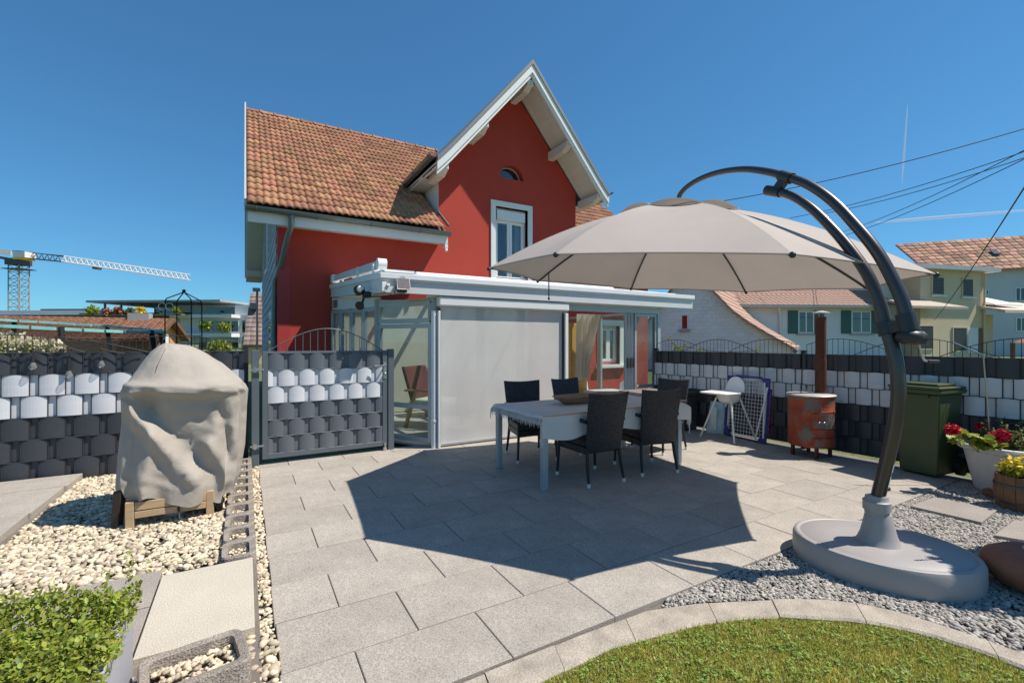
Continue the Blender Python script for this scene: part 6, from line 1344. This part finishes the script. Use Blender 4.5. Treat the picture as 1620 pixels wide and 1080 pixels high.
def courses(m):
    z = 0.2
    while z < ax[1]:
        us = [u for u, zz in prof_r]; zs = [zz for u, zz in prof_r]; ur = float(np.interp(-z, [-q for q in zs], us)) if z < ax[1] else ax[0]
        ul = float(np.interp(z, [q[1] for q in prof_l]+[ax[1]], [q[0] for q in prof_l]+[ax[0]]))
        u = ul+.15; k = int(z/.18)
        while u < ur-.5:
            FW.box(m, u, u+.355, -.03, -.004, z, z+.172); u += .36
        z += .18
sh2 = part('shingle_cladding', 'wall_white_shaded', wh, courses); sh2['kind'] = 'stuff'; M['wall_white_shaded'].node_tree.nodes
for a, b in zip(prof_r[:-1], prof_r[1:]):
    q_ = [FW.w(b[0]+.0, -.35, b[1]), FW.w(b[0], 9.2, b[1]), FW.w(a[0], 9.2, a[1]), FW.w(a[0], -.35, a[1])]
    part('roof', 'roof_pink', wh, lambda m: m.prism(q_, (0, 0, -.1))); tiled(FW, wh, 'roof_tiles', q_, 'roof_pink', .34, .33, .02)
for a, b in zip(prof_l+[ax][:0], prof_l[1:]+[ax]): part('roof', 'roof_pink', wh, lambda m: m.prism([FW.w(a[0], -.35, a[1]), FW.w(b[0], -.35, b[1]), FW.w(b[0], 9.2, b[1]), FW.w(a[0], 9.2, a[1])], (0, 0, -.1)))
fwin(FW, wh, 1078, 521, 1089, 498, frame='wall_white_shaded', sill='concrete_grey', bars=0)
part('verge_gutter', 'zinc', wh, lambda m: m.tube([FW.w(prof_r[-1][0], -.4, prof_r[-1][1]-.12), FW.w(prof_r[-1][0], 9, prof_r[-1][1]-.12)], .09, 8))
FW2 = Facade(1300, 30, 5)
a_, b_ = FW2.uv(1188, 484), FW2.uv(1405, 484)
part('wall', 'wall_white', wh, lambda m: FW2.box(m, FW2.uv(1120, 540)[0], b_[0], 0, 7, -.06, a_[1]), label='wing wall with green shutters')
for (x0, x1) in ((1262, 1287), (1346, 1377)): fwin(FW2, wh, x0, 527, x1, 492, sill='concrete_grey', shutters=.66)
q_ = [FW2.w(FW2.uv(1110, 481)[0], -.5, a_[1]+.05), FW2.w(FW2.uv(1420, 481)[0], -.5, a_[1]+.05), FW2.w(FW2.uv(1400, 430)[0], 4, a_[1]+2.6), FW2.w(FW2.uv(1080, 430)[0], 4, a_[1]+2.6)]
part('roof', 'roof_pink', wh, lambda m: m.prism(q_, (0, 0, -.12))); tiled(FW2, wh, 'roof_tiles', q_, 'roof_pink', .34, .33, .02)
part('gutter', 'concrete_grey', wh, lambda m: FW2.box(m, q_ and FW2.uv(1163, 481)[0], FW2.uv(1420, 481)[0], -.62, -.50, a_[1]-.10, a_[1]+.08)); part('downpipe', 'wall_white', wh, lambda m: m.tube([FW2.w(FW2.uv(1224, 484)[0], -.5, a_[1]-.1), FW2.w(FW2.uv(1232, 484)[0], -.1, a_[1]-.5), FW2.w(FW2.uv(1234, 484)[0], -.1, .5)], .06, 8))
part('dormer_wall', 'wall_white', wh, lambda m: FW2.box(m, FW2.uv(1312, 470)[0], FW2.uv(1418, 470)[0], 1.6, 5, a_[1]+.3, FW2.uv(1360, 440)[1]))
# --- beige house
FBg = Facade(1500, 31, 14); bh = thing('house', 'beige rendered neighbour house with dark slatted blinds', 'house', FBg.o)
tl, tr = FBg.uv(1456, 424), FBg.uv(1557, 437)
part('wall', 'wall_beige', bh, lambda m: m.prism([FBg.w(tl[0], 0, -.06), FBg.w(tr[0], 0, -.06), FBg.w(tr[0], 0, tl[1]-.1), FBg.w(tl[0], 0, tl[1]-.1)], FBg.ey*8))
part('wall', 'wall_cool', bh, lambda m: FBg.box(m, FBg.uv(1420, 450)[0], tl[0]-.003, 1.5, 8, -.06, tl[1]-.1), label='grey side wall')
part('roof', 'grey_trim', bh, lambda m: FBg.box(m, FBg.uv(1415, 430)[0], tr[0]+.6, -.6, 8.3, tl[1]-.098, tl[1]+.18))
for (x0, x1, y0, y1) in ((1473, 1493, 437, 467), (1521, 1539, 440, 470), (1452, 1476, 514, 553), (1506, 1529, 517, 556)): fwin(FBg, bh, x0, y1, x1, y0, frame='wall_beige', sill='wall_white' if y0 < 500 else None, bars=0, blind=True)
part('door', 'wall_white', bh, lambda m: FBg.pbox(m, 1530, 558, 1546, 518, -.06, -.002)); part('door', 'barrel', bh, lambda m: FBg.pbox(m, 1546.4, 558, 1553, 519, -.06, -.002), label='brown door leaf')
part('canopy_roof', 'pale_tile', bh, lambda m: m.prism([FBg.w(FBg.uv(1549, 483)[0], -1.4, FBg.uv(1560, 492)[1]), FBg.w(FBg.uv(1680, 483)[0], -1.4, FBg.uv(1560, 492)[1]), FBg.w(FBg.uv(1680, 483)[0], 2.5, FBg.uv(1560, 470)[1]), FBg.w(FBg.uv(1549, 483)[0], 2.5, FBg.uv(1560, 470)[1])], (0, 0, -.2)))
part('porch_wall', 'wall_beige', bh, lambda m: FBg.box(m, tr[0]+.003, FBg.uv(1599, 500)[0], 1.0, 6, -.06, FBg.uv(1580, 496)[1]))
part('solar_panel', 'crane_white', bh, lambda m: m.prism([FBg.w(FBg.uv(1558, 480)[0], -.6, FBg.uv(1560, 484)[1]), FBg.w(FBg.uv(1600, 480)[0], -.6, FBg.uv(1560, 484)[1]), FBg.w(FBg.uv(1590, 470)[0], 2, FBg.uv(1560, 468)[1]+.25), FBg.w(FBg.uv(1550, 470)[0], 2, FBg.uv(1560, 468)[1]+.25)], (0, 0, .08)))
part('lean_to_roof', 'pale_tile', bh, lambda m: m.prism([FBg.w(FBg.uv(1400, 487)[0], -1.6, FBg.uv(1440, 487)[1]), FBg.w(FBg.uv(1487, 487)[0], -1.6, FBg.uv(1440, 487)[1]), FBg.w(FBg.uv(1462, 475)[0], 0-.004, FBg.uv(1440, 474)[1]), FBg.w(FBg.uv(1400, 475)[0], -.004, FBg.uv(1440, 474)[1])], (0, 0, -.15)))
part('downpipe', 'wall_beige', bh, lambda m: m.tube([FBg.w(tr[0]-.15, -.12, tl[1]-.15), FBg.w(tr[0]-.2, -.1, .2)], .06, 8))
# --- big house behind with checkered tiles
FH = Facade(1590, 46, -24); big = thing('house', 'large pale house with chequered brown tiled roof at the right picture edge', 'house', FH.o)
el, er = FH.uv(1440, 440), FH.uv(1720, 408)
zE = FH.uv(1600, 424)[1]; zR = FH.uv(1600, 386)[1]
part('wall', 'wall_cool', big, lambda m: FH.box(m, FH.uv(1470, 440)[0], FH.uv(1720, 440)[0], 0, 10, -.06, zE))
q_ = [FH.w(FH.uv(1465, 440)[0], -.6, zE-.1), FH.w(FH.uv(1730, 440)[0], -.6, zE-.1), FH.w(FH.uv(1730, 440)[0], 4.5, zR+1.5), FH.w(FH.uv(1440, 440)[0], 4.5, zR+1.5)]
part('roof', 'check_tile', big, lambda m: m.prism(q_, (0, 0, -.15))); tiled(FH, big, 'roof_tiles', q_, 'check_tile', .62, .62, .03)
for (x0, x1, y0, y1) in ((1606, 1622, 455, 476), (1640, 1656, 452, 474), (1556, 1564, 459, 466), (1607, 1624, 502, 524), (1640, 1656, 501, 524)): fwin(FH, big, x0, y1, x1, y0, bars=1)
part('skylight', 'solar_far', big, lambda m: m.prism([q_[0].lerp(q_[1], f).lerp(q_[3].lerp(q_[2], f), t)+Vector((0, 0, .18)) for f, t in ((.50, .38), (.54, .38), (.54, .52), (.50, .52))], (0, 0, .12)))
# small orange garden pavilion roof at the edge
FP = Facade(1615, 14, 0); pv = thing('pavilion', 'small garden pavilion with orange-brown roof at the right picture edge', 'pavilion', FP.o)
part('roof', 'terracotta', pv, lambda m: m.prism([FP.w(FP.uv(1602, 543)[0], 0, FP.uv(1602, 542)[1]), FP.w(FP.uv(1660, 543)[0], 0, FP.uv(1602, 542)[1]), FP.w(FP.uv(1640, 543)[0], 0, FP.uv(1602, 526)[1])], FP.ey*-2.0))
for x in (1610, 1655): part('post', 'barrel', pv, lambda m: FP.box(m, FP.uv(x, 540)[0]-.04, FP.uv(x, 540)[0]+.04, .1, .18, -.06, FP.uv(1602, 542)[1]))
# vine tendrils on the right fence top
vn = thing('climbing_vine', 'thin yellow-green vine growing over the right fence by the veranda', 'vine', (6.3, 5.5, 1.1)); vp = []
for (px, py, n) in ((1060, 535, 10), (1067, 545, 14), (1071, 551, 50), (1078, 553, 40), (1085, 546, 12), (1105, 552, 18), (1115, 557, 12), (1200, 552, 10), (1152, 556, 8)):
    c = PX(px, py, 6.42); vp.append(blob(c, .045, n))
leaves('leaves', 'leaf_yellow', vn, np.concatenate(vp), .035, 1.2); part('stem', 'twig', vn, lambda m: m.tube([PX(px, py, 6.42) for px, py in ((1056, 560), (1068, 552), (1085, 548), (1110, 553), (1150, 557), (1205, 554))], .004, 5))
# hedge and grass strip beyond the fences
grass([(6.45, 5.9), (6.62, 3.3), (6.85, .8), (7.9, .8), (7.9, 5.9)], 9000, .10, 'tall grass strip outside the right fence', -.05)
# power lines, contrails
mat('cable_black', (.015, .015, .017), .6)
for i, (a, b, lab) in enumerate((((1100, 325, 22), (1690, 183, 16), 'power line crossing above the parasol arm, the topmost'), ((1250, 345, 30), (1700, 212, 17), 'power line below the topmost, upper of a close pair'), ((1290, 340, 30), (1700, 222, 17), 'power line below the topmost, lower of a close pair'), ((1330, 368, 34), (1700, 196, 15), 'power line running down to the right, third'), ((1330, 374, 34), (1700, 212, 15), 'power line running down to the right, fourth'), ((1478, 506, 30.6), (1650, 250, 9), 'service cable dropping to the beige house'))):
    A_, B_ = PD(*a), PD(*b); pts = [A_.lerp(B_, t)+Vector((0, 0, -1.2*t*(1-t)*(1 if i < 5 else .6))) for t in np.linspace(0, 1, 14)]
    m = MB(); m.tube(pts, .018 if i < 5 else .016, 5); tag(m.build('power_line', 'cable_black'), lab, 'power line', 'overhead lines')
sheer('vapour', (.9, .93, .97), .35, .5)
for (a, b, r, lab) in (((1427, 290), (1436, 165), 9, 'short vertical contrail in the sky above the right houses'), ((1385, 352), (1660, 330), 15, 'faint flat contrail low above the right roofs')):
    A_, B_ = PD(*a, 4200), PD(*b, 4200); m = MB(); m.tube([A_.lerp(B_, t) for t in np.linspace(0, 1, 8)], [r*.3, r*.8, r, r, r*.9, r*.8, r*.6, r*.2], 8); tag(m.build('contrail', 'vapour'), lab, 'contrail')
